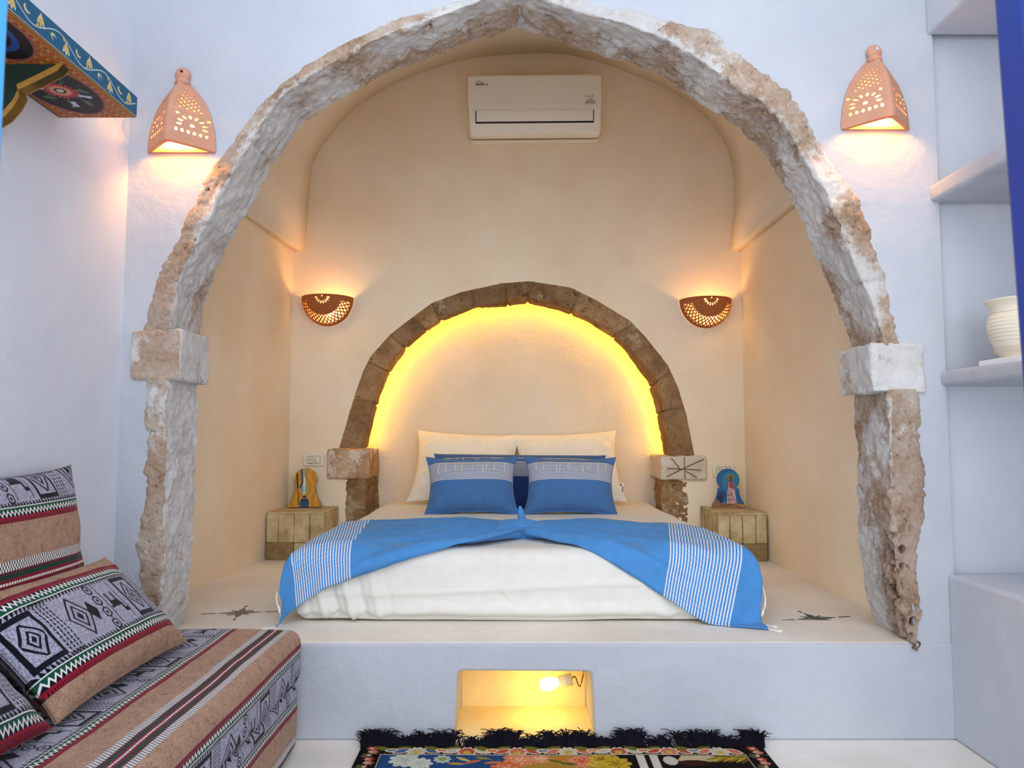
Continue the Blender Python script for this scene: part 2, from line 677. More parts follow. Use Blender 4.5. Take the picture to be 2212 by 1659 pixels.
# ================================================================ THE SHELL
YF = 2.51          # front face of the arch wall and of the platform
YB = 4.50          # alcove back wall
YN = 4.86          # back of the bed-head niche
ZP = 0.311         # platform top
XL, XR = -1.33, 1.455
AL, AR = -1.345, 1.41
ALF = -1.455       # the left alcove wall opens out towards the arch
ZC = 3.6


def quad(name, pts, mat, nx=1):
    return struct(obj(name, pts, [tuple(range(len(pts)))], mat, None, False))


struct(MB().box((0.06, 1.3, -0.05), (4.4, 4.1, 0.1)).build('floor', M['floor']))
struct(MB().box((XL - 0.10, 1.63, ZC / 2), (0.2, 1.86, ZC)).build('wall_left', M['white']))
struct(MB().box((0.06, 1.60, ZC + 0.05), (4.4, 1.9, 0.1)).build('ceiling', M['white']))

# ---- outer arch, measured on the photograph: (outer edge on the wall face, inner rear edge)
ARCH = [((294, 735), (428, 738)), ((312, 640), (442, 650)), ((340, 580), (467, 590)), ((368, 535), (492, 540)), ((400, 455), (522, 478)),
        ((425, 400), (548, 430)), ((462, 352), (582, 370)), ((505, 295), (620, 312)), ((545, 240), (655, 265)), ((590, 190), (700, 232)),
        ((660, 140), (760, 198)), ((740, 90), (830, 160)), ((830, 48), (905, 132)), ((930, 20), (975, 108)), ((1030, -5), (1045, 80)),
        ((1110, -25), (1115, 56)), ((1190, -15), (1190, 85)), ((1290, 5), (1265, 110)), ((1400, 28), (1340, 130)), ((1500, 52), (1410, 155)),
        ((1552, 72), (1475, 195)), ((1630, 135), (1540, 240)), ((1700, 185), (1600, 280)), ((1748, 250), (1645, 325)), ((1790, 330), (1685, 395)),
        ((1835, 395), (1725, 455)), ((1870, 450), (1750, 510)), ((1893, 510), (1764, 560)), ((1912, 580), (1790, 620)), ((1930, 650), (1815, 670)),
        ((1946, 756), (1844, 762))]
PIL = [((282, 1370), (398, 1352)), ((292, 1270), (410, 1270)), ((290, 1180), (414, 1190)), ((304, 1090), (417, 1100)), ((306, 1000), (421, 1000)),
       ((303, 900), (424, 900)), ((300, 815), (430, 815))]
PIR = [((1972, 1386), (1905, 1366)), ((1990, 1330), (1882, 1330)), ((1985, 1250), (1866, 1260)), ((1990, 1150), (1856, 1150)), ((2003, 1060), (1852, 1050)),
       ((1995, 960), (1850, 950)), ((1990, 840), (1848, 850))]
YAB = 2.735        # rear of the arch


def stations(L, yf, yb, a=None):
    out = []
    for i, (o, b) in enumerate(L):
        O, Bk = at(*o, yf), at(*b, yb)
        A = at(*a[i], yf) if a else Vector((Bk.x, yf - 0.004, Bk.z))
        O.y -= 0.010
        A.y -= 0.009
        out.append((O, A, Bk))
    return out


def resample(pts, n, smooth=2):
    P = np.array([tuple(p) for p in pts], dtype=float)
    k = np.arange(len(P))
    x = np.linspace(0, len(P) - 1, n)
    R = np.stack([np.interp(x, k, P[:, a]) for a in range(P.shape[1])], axis=1)
    for _ in range(smooth):
        S = R.copy()
        S[1:-1] = 0.25 * R[:-2] + 0.5 * R[1:-1] + 0.25 * R[2:]
        R = S
    return R


def band(st, n, m, cuts, names, mat, parent, disp, mask, tf=0.34, sink=0.022, smooth=10, groove=0.006, labels=None, gw=2.0, wob=0.0):
    """a rough stone band swept along an arch: front face (outer edge to arris) and soffit (arris to rear edge)"""
    O = resample([s[0] for s in st], n, smooth)
    A = resample([s[1] for s in st], n, smooth)
    Bk = resample([s[2] for s in st], n, smooth)
    if wob:
        for i in range(n):
            d_ = O[i] - A[i]
            d_[1] = 0
            d_ /= max(1e-6, np.linalg.norm(d_))
            O[i] += d_ * wob * (fbm(O[i], 9, 4, 6.0) + 0.6 * fbm(O[i], 45, 2, 1.0))
    t = np.linspace(0, 1, m)
    G = np.zeros((n, m, 3))
    for j, tt in enumerate(t):
        if tt < tf:
            G[:, j] = O + (A - O) * (tt / tf)
        else:
            G[:, j] = A + (Bk - A) * ((tt - tf) / (1 - tf))
    for _ in range(3):
        S = G.copy()
        S[:, 1:-1] = 0.25 * G[:, :-2] + 0.5 * G[:, 1:-1] + 0.25 * G[:, 2:]
        G = S
    du = np.gradient(G, axis=0)
    dv = np.gradient(G, axis=1)
    Nn = np.cross(du, dv)
    Nn /= np.maximum(np.linalg.norm(Nn, axis=2, keepdims=True), 1e-9)
    if Nn[n // 2, int(m * tf * 0.4), 1] > 0:
        Nn = -Nn
    cutrows = [int(round(c * (n - 1) / (len(st) - 1))) for c in cuts]
    stone = np.zeros((n, m))
    pits = np.zeros((n, m))
    for i in range(n):
        gd = min(abs(i - c) for c in cutrows[1:-1]) if len(cutrows) > 2 else 99
        g = groove * math.exp(-(gd / gw) ** 2)
        for j in range(m):
            p = G[i, j]
            mk = mask(p, i / (n - 1), t[j])
            h, pt = disp(p, i / (n - 1), t[j], mk)
            G[i, j] = p + Nn[i, j] * (h - g * (1.0 if t[j] > 0.08 else 0.2))
            stone[i, j] = mk
            pits[i, j] = pt
    if sink:
        for j in range(m):
            if t[j] < 0.09:
                G[:, j, 1] += sink * (1 - t[j] / 0.09) ** 1.3
    res = []
    for k in range(len(cutrows) - 1):
        i0, i1 = cutrows[k], cutrows[k + 1]
        V = G[i0:i1 + 1].reshape(-1, 3)
        r = i1 - i0 + 1
        Fs = [(a * m + b, a * m + b + 1, (a + 1) * m + b + 1, (a + 1) * m + b) for a in range(r - 1) for b in range(m - 1)]
        o = obj(names[k] if isinstance(names, list) else names, V, Fs, mat, parent, True,
                fattr={'stone': stone[i0:i1 + 1].ravel(), 'pit': pits[i0:i1 + 1].ravel()})
        if labels and labels[k]:
            o['label'] = labels[k]
        res.append(o)
    return res


def rough(p, s, t, mk, amp=0.010):
    h = amp * (0.9 * fbm(p, 7, 3) + (0.55 + 0.45 * mk) * (0.65 * fbm(p, 15, 3, 1.1) + 0.85 * fbm(p, 36, 4, 3.1)))
    if t < 0.3:
        h = h * 0.55 - 0.001
    pv = fbm(p, 60, 2, 7.7)
    pt = 0.0
    if mk > 0.5 and pv > 0.55:
        pt = min(1.0, (pv - 0.55) * 2.2)
        h -= 0.006 * pt
    return h, pt


def sstep(a, b, x):
    x = min(1, max(0, (x - a) / (b - a)))
    return x * x * (3 - 2 * x)


def arch_mask(p, s, t):
    n = 0.5 + 0.55 * fbm(p, 4.2, 3, 1.7)
    n += 0.22 * math.exp(-((t - 0.15) / 0.12) ** 2) + 0.18 * sstep(0.55, 0.95, t) * (1 if s > 0.35 else 0.3)
    if 0.42 < s < 0.62 and t < 0.6:
        n -= 0.22
    if s < 0.2 and t < 0.33:
        n += 0.14
    if s < 0.2 and 0.36 < t < 0.75:
        n -= 0.25
    return min(1, max(0, n - 0.08))


def pil_mask(p, s, t):
    n = 0.5 + 0.35 * fbm(p, 6, 3, 4.7)
    return min(1, max(0, n + (0.24 if 0.06 < t < 0.33 else -0.30)))


def pir_mask(p, s, t):
    n = 0.45 + 0.5 * fbm(p, 5, 3, 2.2) + (0.25 if t < 0.4 else -0.02) + 0.4 * sstep(0.60, 0.44, s) * sstep(0.85, 0.55, t)
    return min(1, max(0, n))


def pir_disp(p, s, t, mk):
    h, pt = rough(p, s, t, mk, 0.010)
    k = sstep(0.60, 0.44, s) * sstep(0.85, 0.55, t)
    if k > 0.02:
        dd, _ = noise.voronoi(Vector((p[0] * 34, p[1] * 34, p[2] * 30)))
        hole = sstep(0.55, 0.25, dd[0]) * (1 if noise.noise(Vector(p) * 17) > -0.35 else 0) * sstep(0.10, 0.24, t)
        h -= 0.026 * k * hole
        pt = max(pt, 0.9 * k * hole)
    return h, pt


arch = thing('stone_arch', 'large rough whitewashed stone arch framing the bed alcove', 'arch', (0.05, YF + 0.1, ZP))
st = stations(ARCH, YF, YAB)
cuts = [0, 3.3, 6.2, 8.7, 11.3, 13.6, 15.1, 17.3, 20.2, 22.0, 23.6, 26.3, 28.4, 30]
band(st, 780, 64, cuts, 'voussoir', M['stone'], arch, rough, arch_mask, wob=0.016)
band(stations(PIL, YF, YAB), 250, 60, [0, 6], 'pier', M['stone'], arch, lambda p, s, t, mk: rough(p, s, t, mk, 0.012), pil_mask, tf=0.3, wob=0.020)
band(stations(PIR, YF, YAB), 280, 64, [0, 6], 'pier', M['stone'], arch, pir_disp, pir_mask, tf=0.45, wob=0.018)


def rough_block(name, lo, hi, mat, parent, r=0.012, amp=0.006, stone=0.5, front=None, seed=0.0, cell=0.008, label=None):
    size = [hi[a] - lo[a] for a in range(3)]
    c = [(hi[a] + lo[a]) / 2 for a in range(3)]
    P, Nn, Fs = rbox(size, r, [max(2, int(s / cell)) for s in size], 3)
    V, S, T = [], [], []
    for p, n_ in zip(P, Nn):
        q = p + np.array(c)
        h = amp * (fbm(q, 9, 3, seed) + 0.5 * fbm(q, 40, 3, seed + 2))
        V.append(q + n_ * h)
        k = 0.5 + 0.5 * fbm(q, 8, 3, seed + 5)
        k += stone - 0.5
        if front is not None and n_[1] < -0.6:
            k += front
        S.append(min(1, max(0, k)))
        T.append(0.0)
    o = obj(name, V, Fs, mat, parent, True, fattr={'stone': S, 'pit': T})
    if label:
        o['label'] = label
    return o


a_, b_ = at(285, 735, YF), at(389, 815, YF)
rough_block('impost', (a_.x, YF - 0.012, at(389, 822, YF).z), (at(451, 770, YAB).x, YAB + 0.01, at(389, 712, YF).z), M['stone'], arch, stone=0.12, front=0.5, seed=1.3)
a_, b_ = at(1884, 740, YF), at(2003, 850, YF)
rough_block('impost', (at(1815, 790, YAB).x, YF - 0.012, at(1884, 848, YF).z), (at(1996, 800, YF).x, YAB + 0.01, at(1884, 742, YF).z), M['stone'], arch, stone=0.24, front=-0.05, seed=4.1, amp=0.008)

# ---- the wall around the arch: one solid with the arch opening cut out
hole = []
for (o, b) in PIL:
    O, Bk = at(*o, YF), at(*b, YAB)
    hole.append((O.x * 0.55 + Bk.x * 0.45, O.z))
for (o, b) in ARCH:
    O, Bk = at(*o, YF), at(*b, YAB)
    hole.append((O.x * 0.55 + Bk.x * 0.45, O.z * 0.55 + Bk.z * 0.45))
for (o, b) in reversed(PIR):
    O, Bk = at(*o, YF), at(*b, YAB)
    hole.append((O.x * 0.55 + Bk.x * 0.45, O.z))
hole[0] = (hole[0][0], ZP - 0.05)
hole[-1] = (hole[-1][0], ZP - 0.05)
poly = [(XL - 0.18, ZP - 0.05), (XL - 0.18, ZC), (XR + 0.02, ZC), (XR + 0.02, ZP - 0.05)] + list(reversed(hole))
struct(MB().prism(poly, lambda a, b, d: (a, d, b), YF, YAB + 0.015).build('wall_center', M['white_rough_dim']))

# ---- the sleeping platform with the lit recess in its front
plat = thing('sleeping_platform', 'white plastered raised platform carrying the bed, lit recess in its front', 'platform', (0.06, 3.7, 0))
nx0, nx1, nzt = -0.180, 0.264, 0.222
poly = [(XL - 0.03, 0), (XL - 0.03, ZP), (XR + 0.04, ZP), (XR + 0.04, 0), (nx1 + 0.008, 0), (nx1, nzt - 0.012), (nx1 - 0.012, nzt - 0.003), (nx0 + 0.012, nzt), (nx0, nzt - 0.012), (nx0 - 0.008, 0)]
MB().prism(poly, lambda a, b, d: (a, d, b), YF - 0.004, 2.80).build('front_block', M['white_rough_dim'], plat, bevel=0.010, seg=3)
MB().box(((AL + AR) / 2, (2.795 + YN) / 2 + 0.1, ZP / 2), (3.3, YN - 2.795 + 0.2, ZP)).build('deck', M['screed'], plat)
MB().box(((XL + XR) / 2, 2.662, ZP - 0.002), (XR - XL, 0.296, 0.008)).build('deck_edge', M['screed'], plat, bevel=0.003)
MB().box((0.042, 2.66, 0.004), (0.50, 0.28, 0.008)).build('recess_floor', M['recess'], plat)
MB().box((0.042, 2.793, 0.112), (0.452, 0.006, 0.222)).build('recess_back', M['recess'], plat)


def star(name, c, r, mat, mat2, parent, rot):
    b = MB()
    for k in range(8):
        a = rot + k * PI / 4
        L = r * (1.0 if k % 2 == 0 else 0.72)
        pts = [(0, 0), (0.46 * L * math.cos(a - 0.36), 0.46 * L * math.sin(a - 0.36)), (L * math.cos(a), L * math.sin(a)),
               (0.46 * L * math.cos(a + 0.36), 0.46 * L * math.sin(a + 0.36))]
        b.prism(pts, lambda x, y, d: (c[0] + x, c[1] + y, d), ZP, ZP + 0.0012)
        a2 = a + PI / 8
        if k % 2 == 0:
            for rr in (1.25, 1.55)[:1 + (k % 4 == 0)]:
                q = (c[0] + rr * r * math.cos(a), c[1] + rr * r * math.sin(a))
                pts = [(0.09 * r * math.cos(i * PI / 4) * 2, 0.07 * r * math.sin(i * PI / 4)) for i in range(8)]
                ca, sa = math.cos(a), math.sin(a)
                b.prism([(x * ca - y * sa, x * sa + y * ca) for x, y in pts], lambda x, y, d: (q[0] + x, q[1] + y, d), ZP, ZP + 0.0012)
    o = b.build(name, mat, parent)
    o['label'] = 'star motif set into the platform'
    for sgn in (-1, 1):
        g = MB()
        for i in range(12):
            a0, a1 = 2 * PI * i / 12, 2 * PI * (i + 1) / 12
            cx, cy = c[0] + sgn * 0.32 * r, c[1] + sgn * 0.25 * r
            g.add([(cx + 0.17 * r * k_ * math.cos(x_), cy + 0.17 * r * k_ * math.sin(x_), ZP + 0.0018) for k_, x_ in ((0.7, a0), (1, a0), (1, a1), (0.7, a1))], [(0, 1, 2, 3)])
        ob = g.build('inlay_ring', mat2, o)
        weld(ob, 1e-5)


star('star_inlay', (-1.055, 2.93), 0.085, M['inlay_soft'], M['inlay_gold'], plat, 0.15)
star('star_inlay', (1.145, 2.84), 0.085, M['inlay'], M['inlay_gold'], plat, 0.2)

# ---- alcove walls, vault and bed-head niche
VAULT = [(640, 541), (644, 450), (655, 352), (672, 315), (690, 290), (722, 250), (760, 215), (805, 184), (850, 160), (912, 135), (975, 115), (1045, 102), (1115, 97),
         (1180, 95), (1230, 98), (1290, 112), (1340, 128), (1420, 160), (1465, 182), (1500, 205), (1550, 250), (1575, 285), (1592, 318), (1604, 365), (1607, 450), (1607, 545)]
VP = [at(x, y, YB) for x, y in VAULT]
ZS = (VP[0].z + VP[-1].z) / 2
VP[0].x, VP[-1].x = AL + 0.010, AR - 0.010
VP[0].z = VP[-1].z = ZS
prof = [(p.x, p.z) for p in VP]


def extr(name, prof, y0, y1, mat, n=8, splay=False):
    V, Fs = [], []
    for k in range(n + 1):
        y = y0 + (y1 - y0) * k / n
        for (x, z) in prof:
            dx = (ALF - AL) * (YB - y) / (YB - YAB) * min(1, max(0, -x / 1.345)) if splay else 0
            V.append((x + dx, y, z))
    m = len(prof)
    for k in range(n):
        for i in range(m - 1):
            Fs.append((k * m + i, k * m + i + 1, (k + 1) * m + i + 1, (k + 1) * m + i))
    return struct(obj(name, V, Fs, mat, None, True))


o = extr('ceiling_alcove', [(x * (1.0), z) for x, z in prof], YB + 0.02, YAB, M['cream'], 8, True)
md = o.modifiers.new('solid', 'SOLIDIFY')
md.thickness = 0.06
md.offset = 1.0
struct(MB().prism([(AL, YB + 0.05), (ALF, YAB - 0.01), (ALF - 0.12, YAB - 0.01), (AL - 0.12, YB + 0.05)], lambda a, b, d: (a, b, d), ZP, ZS + 0.1).build('wall_alcove_left', M['beige']))
struct(MB().box((AR + 0.06, (YAB + YB) / 2 + 0.02, (ZP + ZS) / 2 + 0.05), (0.12, YB - YAB + 0.06, ZS - ZP + 0.1)).build('wall_alcove_right', M['beige']))

IA = dict(
    O=[(724, 968), (746, 896), (760, 847), (778, 798), (794, 766), (837, 719), (876, 689), (928, 649), (996, 624), (1086, 605), (1143, 601), (1234, 614), (1292, 642), (1367, 688), (1403, 727), (1448, 785), (1471, 834), (1491, 896), (1511, 992)],
    A=[(781, 969), (798, 899), (812, 856), (825, 815), (838, 790), (870, 748), (908, 715), (950, 692), (1005, 668), (1089, 650), (1139, 642), (1217, 660), (1265, 682), (1322, 716), (1357, 743), (1413, 812), (1430, 856), (1438, 900), (1450, 992)],
    B=[(795, 966), (806, 912), (820, 862), (836, 820), (848, 796), (880, 753), (914, 722), (955, 694), (1020, 668), (1092, 662), (1138, 656), (1214, 673), (1262, 692), (1318, 726), (1347, 755), (1398, 824), (1412, 868), (1420, 908), (1437, 992)])
YI = 4.75
ist = [(at(*o, YB), at(*a, YB - 0.006), at(*b, YI)) for o, a, b in zip(IA['O'], IA['A'], IA['B'])]
PL = dict(O=[(735, 1160), (735, 1090), (738, 1030)], A=[(788, 1160), (788, 1090), (790, 1030)], B=[(818, 1150), (818, 1090), (818, 1030)])
PR = dict(O=[(1502, 1160), (1502, 1090), (1500, 1030)], A=[(1428, 1160), (1428, 1090), (1428, 1030)], B=[(1417, 1150), (1417, 1090), (1417, 1030)])

bw = [(AL - 0.05, ZP - 0.02), (AL - 0.05, ZS)] + [(x * 1.015, z + 0.012) for x, z in prof] + [(AR + 0.05, ZS), (AR + 0.05, ZP - 0.02)]
hl = [(at(1460, 1200, YB).x, ZP - 0.02), (at(1460, 1000, YB).x, at(1460, 985, YB).z)]
hl += [((s[0].x * 0.85 + s[1].x * 0.15), (s[0].z * 0.85 + s[1].z * 0.15)) for s in reversed(ist)]
hl += [(at(762, 1000, YB).x, at(762, 985, YB).z), (at(762, 1200, YB).x, ZP - 0.02)]
struct(MB().prism(bw + hl, lambda a, b, d: (a, d, b), YB, YB + 0.10).build('wall_back', M['beige']))

# niche shell behind the small arch
npro = [(at(730, 1100, YN).x - 0.02, ZP)] + [(s[0].x * 1.02, s[0].z) for s in ist] + [(at(1500, 1100, YN).x + 0.02, ZP)]
extr('wall_niche_surround', npro, YB + 0.09, YN + 0.01, M['niche'], 6)
V, Fs = [], []
nxx, nzz = 60, 50
x0, x1 = npro[0][0] - 0.02, npro[-1][0] + 0.02
ztop = max(z for x, z in npro) + 0.03
for j in range(nzz + 1):
    for i in range(nxx + 1):
        x, z = x0 + (x1 - x0) * i / nxx, ZP + (ztop - ZP) * j / nzz
        p = (x, 0, z)
        V.append((x, YN + 0.010 * fbm(p, 3, 3) + 0.002 * fbm(p, 18, 2), z))
for j in range(nzz):
    for i in range(nxx):
        Fs.append((j * (nxx + 1) + i, j * (nxx + 1) + i + 1, (j + 1) * (nxx + 1) + i + 1, (j + 1) * (nxx + 1) + i))
struct(obj('wall_niche_back', V, Fs, M['niche']))


def in_mask(p, s, t):
    return min(1, max(0, 0.86 + 0.45 * fbm(p, 5, 3, 9.1)))


def in_disp(p, s, t, mk):
    h, pt = rough(p, s, t, mk, 0.0045)
    pv = fbm(p, 30, 3, 2.9)
    if 0.52 < s < 0.70 and pv > 0.25:
        q = min(1, (pv - 0.25) * 2)
        pt = max(pt, 0.8 * q)
        h -= 0.005 * q
    return h, pt


small = thing('bedhead_arch', 'small brown sandstone arch with glowing rim behind the pillows', 'arch', (0.03, YB, ZP))
icuts = [0, 1.7, 3.6, 5.0, 6.2, 7.0, 8.2, 9.1, 10.0, 11.4, 13.2, 15.3, 16.7, 18]
band(ist, 560, 36, icuts, 'voussoir', M['brownstone'], small, in_disp, in_mask, tf=0.55, sink=0.012, smooth=3, groove=0.012, gw=1.5)
for PP in (PL, PR):
    st2 = [(at(*o, YB), at(*a, YB - 0.008), at(*b, YN)) for o, a, b in zip(PP['O'], PP['A'], PP['B'])]
    band(st2, 70, 56, [0, 2], 'pier', M['brownstone'], small, lambda p, s, t, mk: (rough(p, s, t, mk, 0.012)), lambda p, s, t: min(1, max(0, 0.7 + 0.5 * fbm(p, 9, 3, 3.3))), tf=0.35, sink=0.03)
rough_block('impost', (at(708, 1000, YB).x, YB - 0.022, at(750, 1034, YB).z), (at(797, 1000, YB - 0.02).x, YN - 0.02, at(750, 970, YB).z), M['imposts'], small, stone=0.62, seed=2.2)
o = rough_block('impost', (at(1428, 1000, YB - 0.03).x, YB - 0.034, at(1480, 1036, YB).z), (at(1527, 1000, YB - 0.03).x, YN - 0.02, at(1480, 985, YB).z), M['imposts'], small, stone=0.10, seed=6.6)
o['label'] = 'pale carved impost stone with incised lines'
g = MB()
yc = YB - 0.0405
for (p0, p1) in (((1440, 1012), (1515, 1016)), ((1478, 988), (1480, 1034)), ((1440, 1030), (1520, 992)), ((1450, 990), (1470, 1014)), ((1482, 1018), (1505, 1032))):
    q0, q1 = at(*p0, yc), at(*p1, yc)
    g.tube([q0, (q0 + q1) / 2 + Vector((0, 0.001, 0.002)), q1], 0.0028, 5)
g.build('incised_line', M['wire'], o)

# LED strip tucked behind the rim
led = thing('led_strip', 'yellow light strip glowing behind the rim of the small stone arch', 'light strip', (0.03, YI, 1.0))
pts = []
for s in ist:
    c0 = Vector((0.03, 0, 1.0))
    dvec = Vector((s[2].x - c0.x, 0, s[2].z - c0.z))
    f_ = 1.0 + 0.028 / dvec.length
    pts.append(Vector((c0.x + dvec.x * f_, YI + 0.022, c0.z + dvec.z * f_)))
R = resample(pts, 120, 4)
MB().tube([Vector(p) for p in R], 0.007, 6).build('glowing_tube', M['led'], led)

# ---- right wall: solid base, deep recess with shelves
struct(MB().box((XR + 0.5, 1.63, 0.268), (1.0, 1.77, 0.536)).box((XR + 0.42 + 0.1, 1.63, 1.7), (0.2, 1.77, 3.3)).box((XR + 0.3, 1.63, 2.40 + 0.5), (0.6, 1.77, 1.0))
       .box((XR + 0.3, YF + 0.10, 1.7), (0.66, 0.13, 3.3)).build('wall_right', M['white_shaded'], bevel=0.012))


def shelf(name, z0, z1, dx, label):
    P, Nn, Fs = rbox((0.46, 1.76, z1 - z0), 0.016, (10, 60, 3), 3)
    V = []
    for p, n_ in zip(P, Nn):
        q = p + np.array((XR + dx + 0.23, 1.64, (z0 + z1) / 2))
        V.append(q + n_ * 0.005 * fbm(q, 6, 3, 3.0))
    o = obj(name, V, Fs, M['white_rough_dim'])
    return tag(o, label, 'shelf', 'plastered wall shelves')


shelf('wall_shelf', 1.164, 1.216, 0.002, 'white plastered wall shelf carrying the cream pot')
shelf('wall_shelf', 1.800, 1.862, -0.012, 'upper white plastered wall shelf below the right terracotta sconce')

# pot on the shelf
pot = thing('clay_pot', 'cream ribbed clay pot standing on the right wall shelf', 'pot', (1.595, 2.30, 1.238))
pr = [(0.0, 0.0), (0.050, 0.0), (0.056, 0.004)]
body = [(0.058, 0.006), (0.072, 0.028), (0.084, 0.055), (0.092, 0.085), (0.0935, 0.11), (0.090, 0.130), (0.083, 0.143)]
rr = resample([(a, 0, b) for a, b in body], 60, 1)
for k, q in enumerate(rr):
    rib = 0.0013 * math.cos(2 * PI * q[2] / 0.0115) if q[2] > 0.05 else 0
    pr.append((q[0] + rib, q[2]))
MB().lathe(pr, (1.595, 2.30, 1.238), 56).build('body', M['pot'], pot, True)
MB().lathe([(0.083, 0.143), (0.082, 0.155), (0.090, 0.172), (0.099, 0.180), (0.1005, 0.184), (0.096, 0.185), (0.085, 0.176), (0.076, 0.155), (0.076, 0.02), (0.0, 0.015)], (1.595, 2.30, 1.238), 56).build('rim', M['pot'], pot, True)
tag(MB().box((1.62, 2.28, 1.227), (0.23, 0.20, 0.020)).build('pot_board', M['white_board'], bevel=0.003), 'thin white board under the cream pot on the shelf', 'board')

# ---- door leaves at both sides of the viewer, seen edge on
def leaf(x0, x1, lean, mat, name):
    b = MB()
    v = []
    for z in (0.0, 2.5):
        dx = lean * (1.44 - z)
        for y in (0.6775, 0.7225):
            v += [(x0 + dx, y, z), (x1 + dx, y, z)]
    b.add(v, [(0, 1, 3, 2), (4, 6, 7, 5), (0, 4, 5, 1), (2, 3, 7, 6), (0, 2, 6, 4), (1, 5, 7, 3)])
    return struct(b.build(name, mat, bevel=0.006))


d1 = leaf(-0.85, -0.508, 0.0, M['blue_door_lit'], 'door_1')
d2 = leaf(0.4867, 0.85, 0.026, M['blue_door'], 'door_2')
MB().box((0.575, 0.676, 1.20), (0.10, 0.006, 0.20)).build('panel', M['blue_door'], d2, bevel=0.003)
MB().box((0.498, 0.675, 1.066), (0.030, 0.012, 0.013)).build('latch', M['pale_metal'], d2, bevel=0.002)

# ================================================================ SCONCES
def ogive(z):
    return float(np.interp(z, [0, .03, .075, .125, .165, .20, .228, .245, .252], [.119, .118, .113, .100, .084, .061, .038, .022, .017]))


def sconce(cx, z0, label, screw):
    t = thing('arch_sconce', label, 'wall lamp', (cx, YF, z0), 'pierced ogive wall lamps')
    nS, nT = 150, 165
    H = 0.252
    V, Fs = [], []
    for j in range(nT + 1):
        z = H * j / nT
        wz = ogive(z)
        dp = 0.116 * (wz / 0.119) ** 0.85
        for i in range(nS + 1):
            s = -1 + 2 * i / nS
            a = abs(s)
            k = math.sqrt(a * a + 0.012) - math.sqrt(0.012)
            k /= math.sqrt(1.012) - math.sqrt(0.012)
            V.append((cx + wz * s, YF - dp * (1 - k) - 0.004, z0 + z))

    def cut(x, z):
        a = abs(x)
        for i in range(6):                                                   # row of drops
            if ((a - (0.024 + 0.0142 * i)) / 0.0042) ** 2 + ((z - 0.045) / 0.0068) ** 2 < 1:
                return True
        if (a - 0.060) ** 2 + (z - 0.070) ** 2 < 0.0060 ** 2:
            return True
        for i in range(8):                                                   # ring of petals
            an = math.radians(-8 + 28 * i)
            dx, dz = a - 0.060, z - 0.070
            rx, rz = dx * math.cos(an) + dz * math.sin(an), -dx * math.sin(an) + dz * math.cos(an)
            if ((rx - 0.030) / 0.0072) ** 2 + (rz / 0.0040) ** 2 < 1:
                return True
        if min((a - 0.023) ** 2, (a - 0.096) ** 2) + (z - 0.104) ** 2 < 0.0050 ** 2:
            return True
        if 0.120 < z < 0.205 and 0.018 < a < ogive(z) - 0.020:              # lattice
            p = ((a - 0.018) + (z - 0.120)) / 0.0165
            q = ((a - 0.018) - (z - 0.120)) / 0.0165
            return abs(p - round(p)) < 0.27 and abs(q - round(q)) < 0.27
        return False
    n1 = nS + 1
    for j in range(nT):
        z = H * (j + .5) / nT
        wz = ogive(z)
        for i in range(nS):
            x = wz * (-1 + 2 * (i + .5) / nS)
            if not cut(x, z):
                Fs.append((j * n1 + i, j * n1 + i + 1, (j + 1) * n1 + i + 1, (j + 1) * n1 + i))
    o = obj('pierced_shade', V, Fs, M['terra'], t, True)
    md = o.modifiers.new('solid', 'SOLIDIFY')
    md.thickness = 0.006
    md.offset = 1.0 if False else -1.0
    # bottom plate with its slot
    ring = [(V[i][0] - cx, V[i][1]) for i in range(n1)] + [(0.119 * (1 - 2 * i / 40), YF + 0.0) for i in range(1, 40)]
    c0 = (0.0, YF - 0.048)
    inn = []
    for (x, y) in ring:
        dx, dy = x - c0[0], y - c0[1]
        inn.append((c0[0] + dx * 0.80, c0[1] + dy * 0.74))
    n = len(ring)
    V2 = [(cx + x, y, z0 - 0.002) for x, y in ring] + [(cx + x, y, z0 - 0.002) for x, y in inn] + [(cx + x, y, z0 + 0.008) for x, y in inn]
    F2 = []
    for i in range(n):
        j = (i + 1) % n
        F2 += [(i, j, n + j, n + i), (n + i, n + j, 2 * n + j, 2 * n + i)]
    obj('bottom_rim', V2, F2, M['terra'], t, False)
    # hanging tab
    k = MB()
    k.sphere((cx, YF - 0.014, z0 + 0.272), 0.026, 12, (1.0, 0.6, 1.0))
    k.tube([(cx, YF - 0.012, z0 + 0.235), (cx, YF - 0.012, z0 + 0.26)], [0.026, 0.020], 14)
    k.build('hanging_tab', M['terra'], t, True)
    s = MB().tube([(cx + 0.003, YF - 0.0325, z0 + 0.277), (cx + 0.003, YF - 0.026, z0 + 0.277)], 0.0050 if screw else 0.0042, 10).build('screw' if screw else 'screw_hole', M['pale_metal'] if screw else M['dark'], t)
    MB().sphere((cx, YF - 0.045, z0 + 0.085), 0.020, 10, (1, 1, 1.25)).build('bulb', M['bulb_warm'], t, True)
    point_light('sconce_light', (cx, YF - 0.05, z0 + 0.05), 2.4, (1.0, 0.44, 0.07), 0.018, t)
    return t


sconce(-1.145, 1.977, 'pierced terracotta ogive wall lamp beside the painted blue shelf', False)
sconce(1.262, 2.058, 'pierced terracotta ogive wall lamp above the right plaster shelves', True)


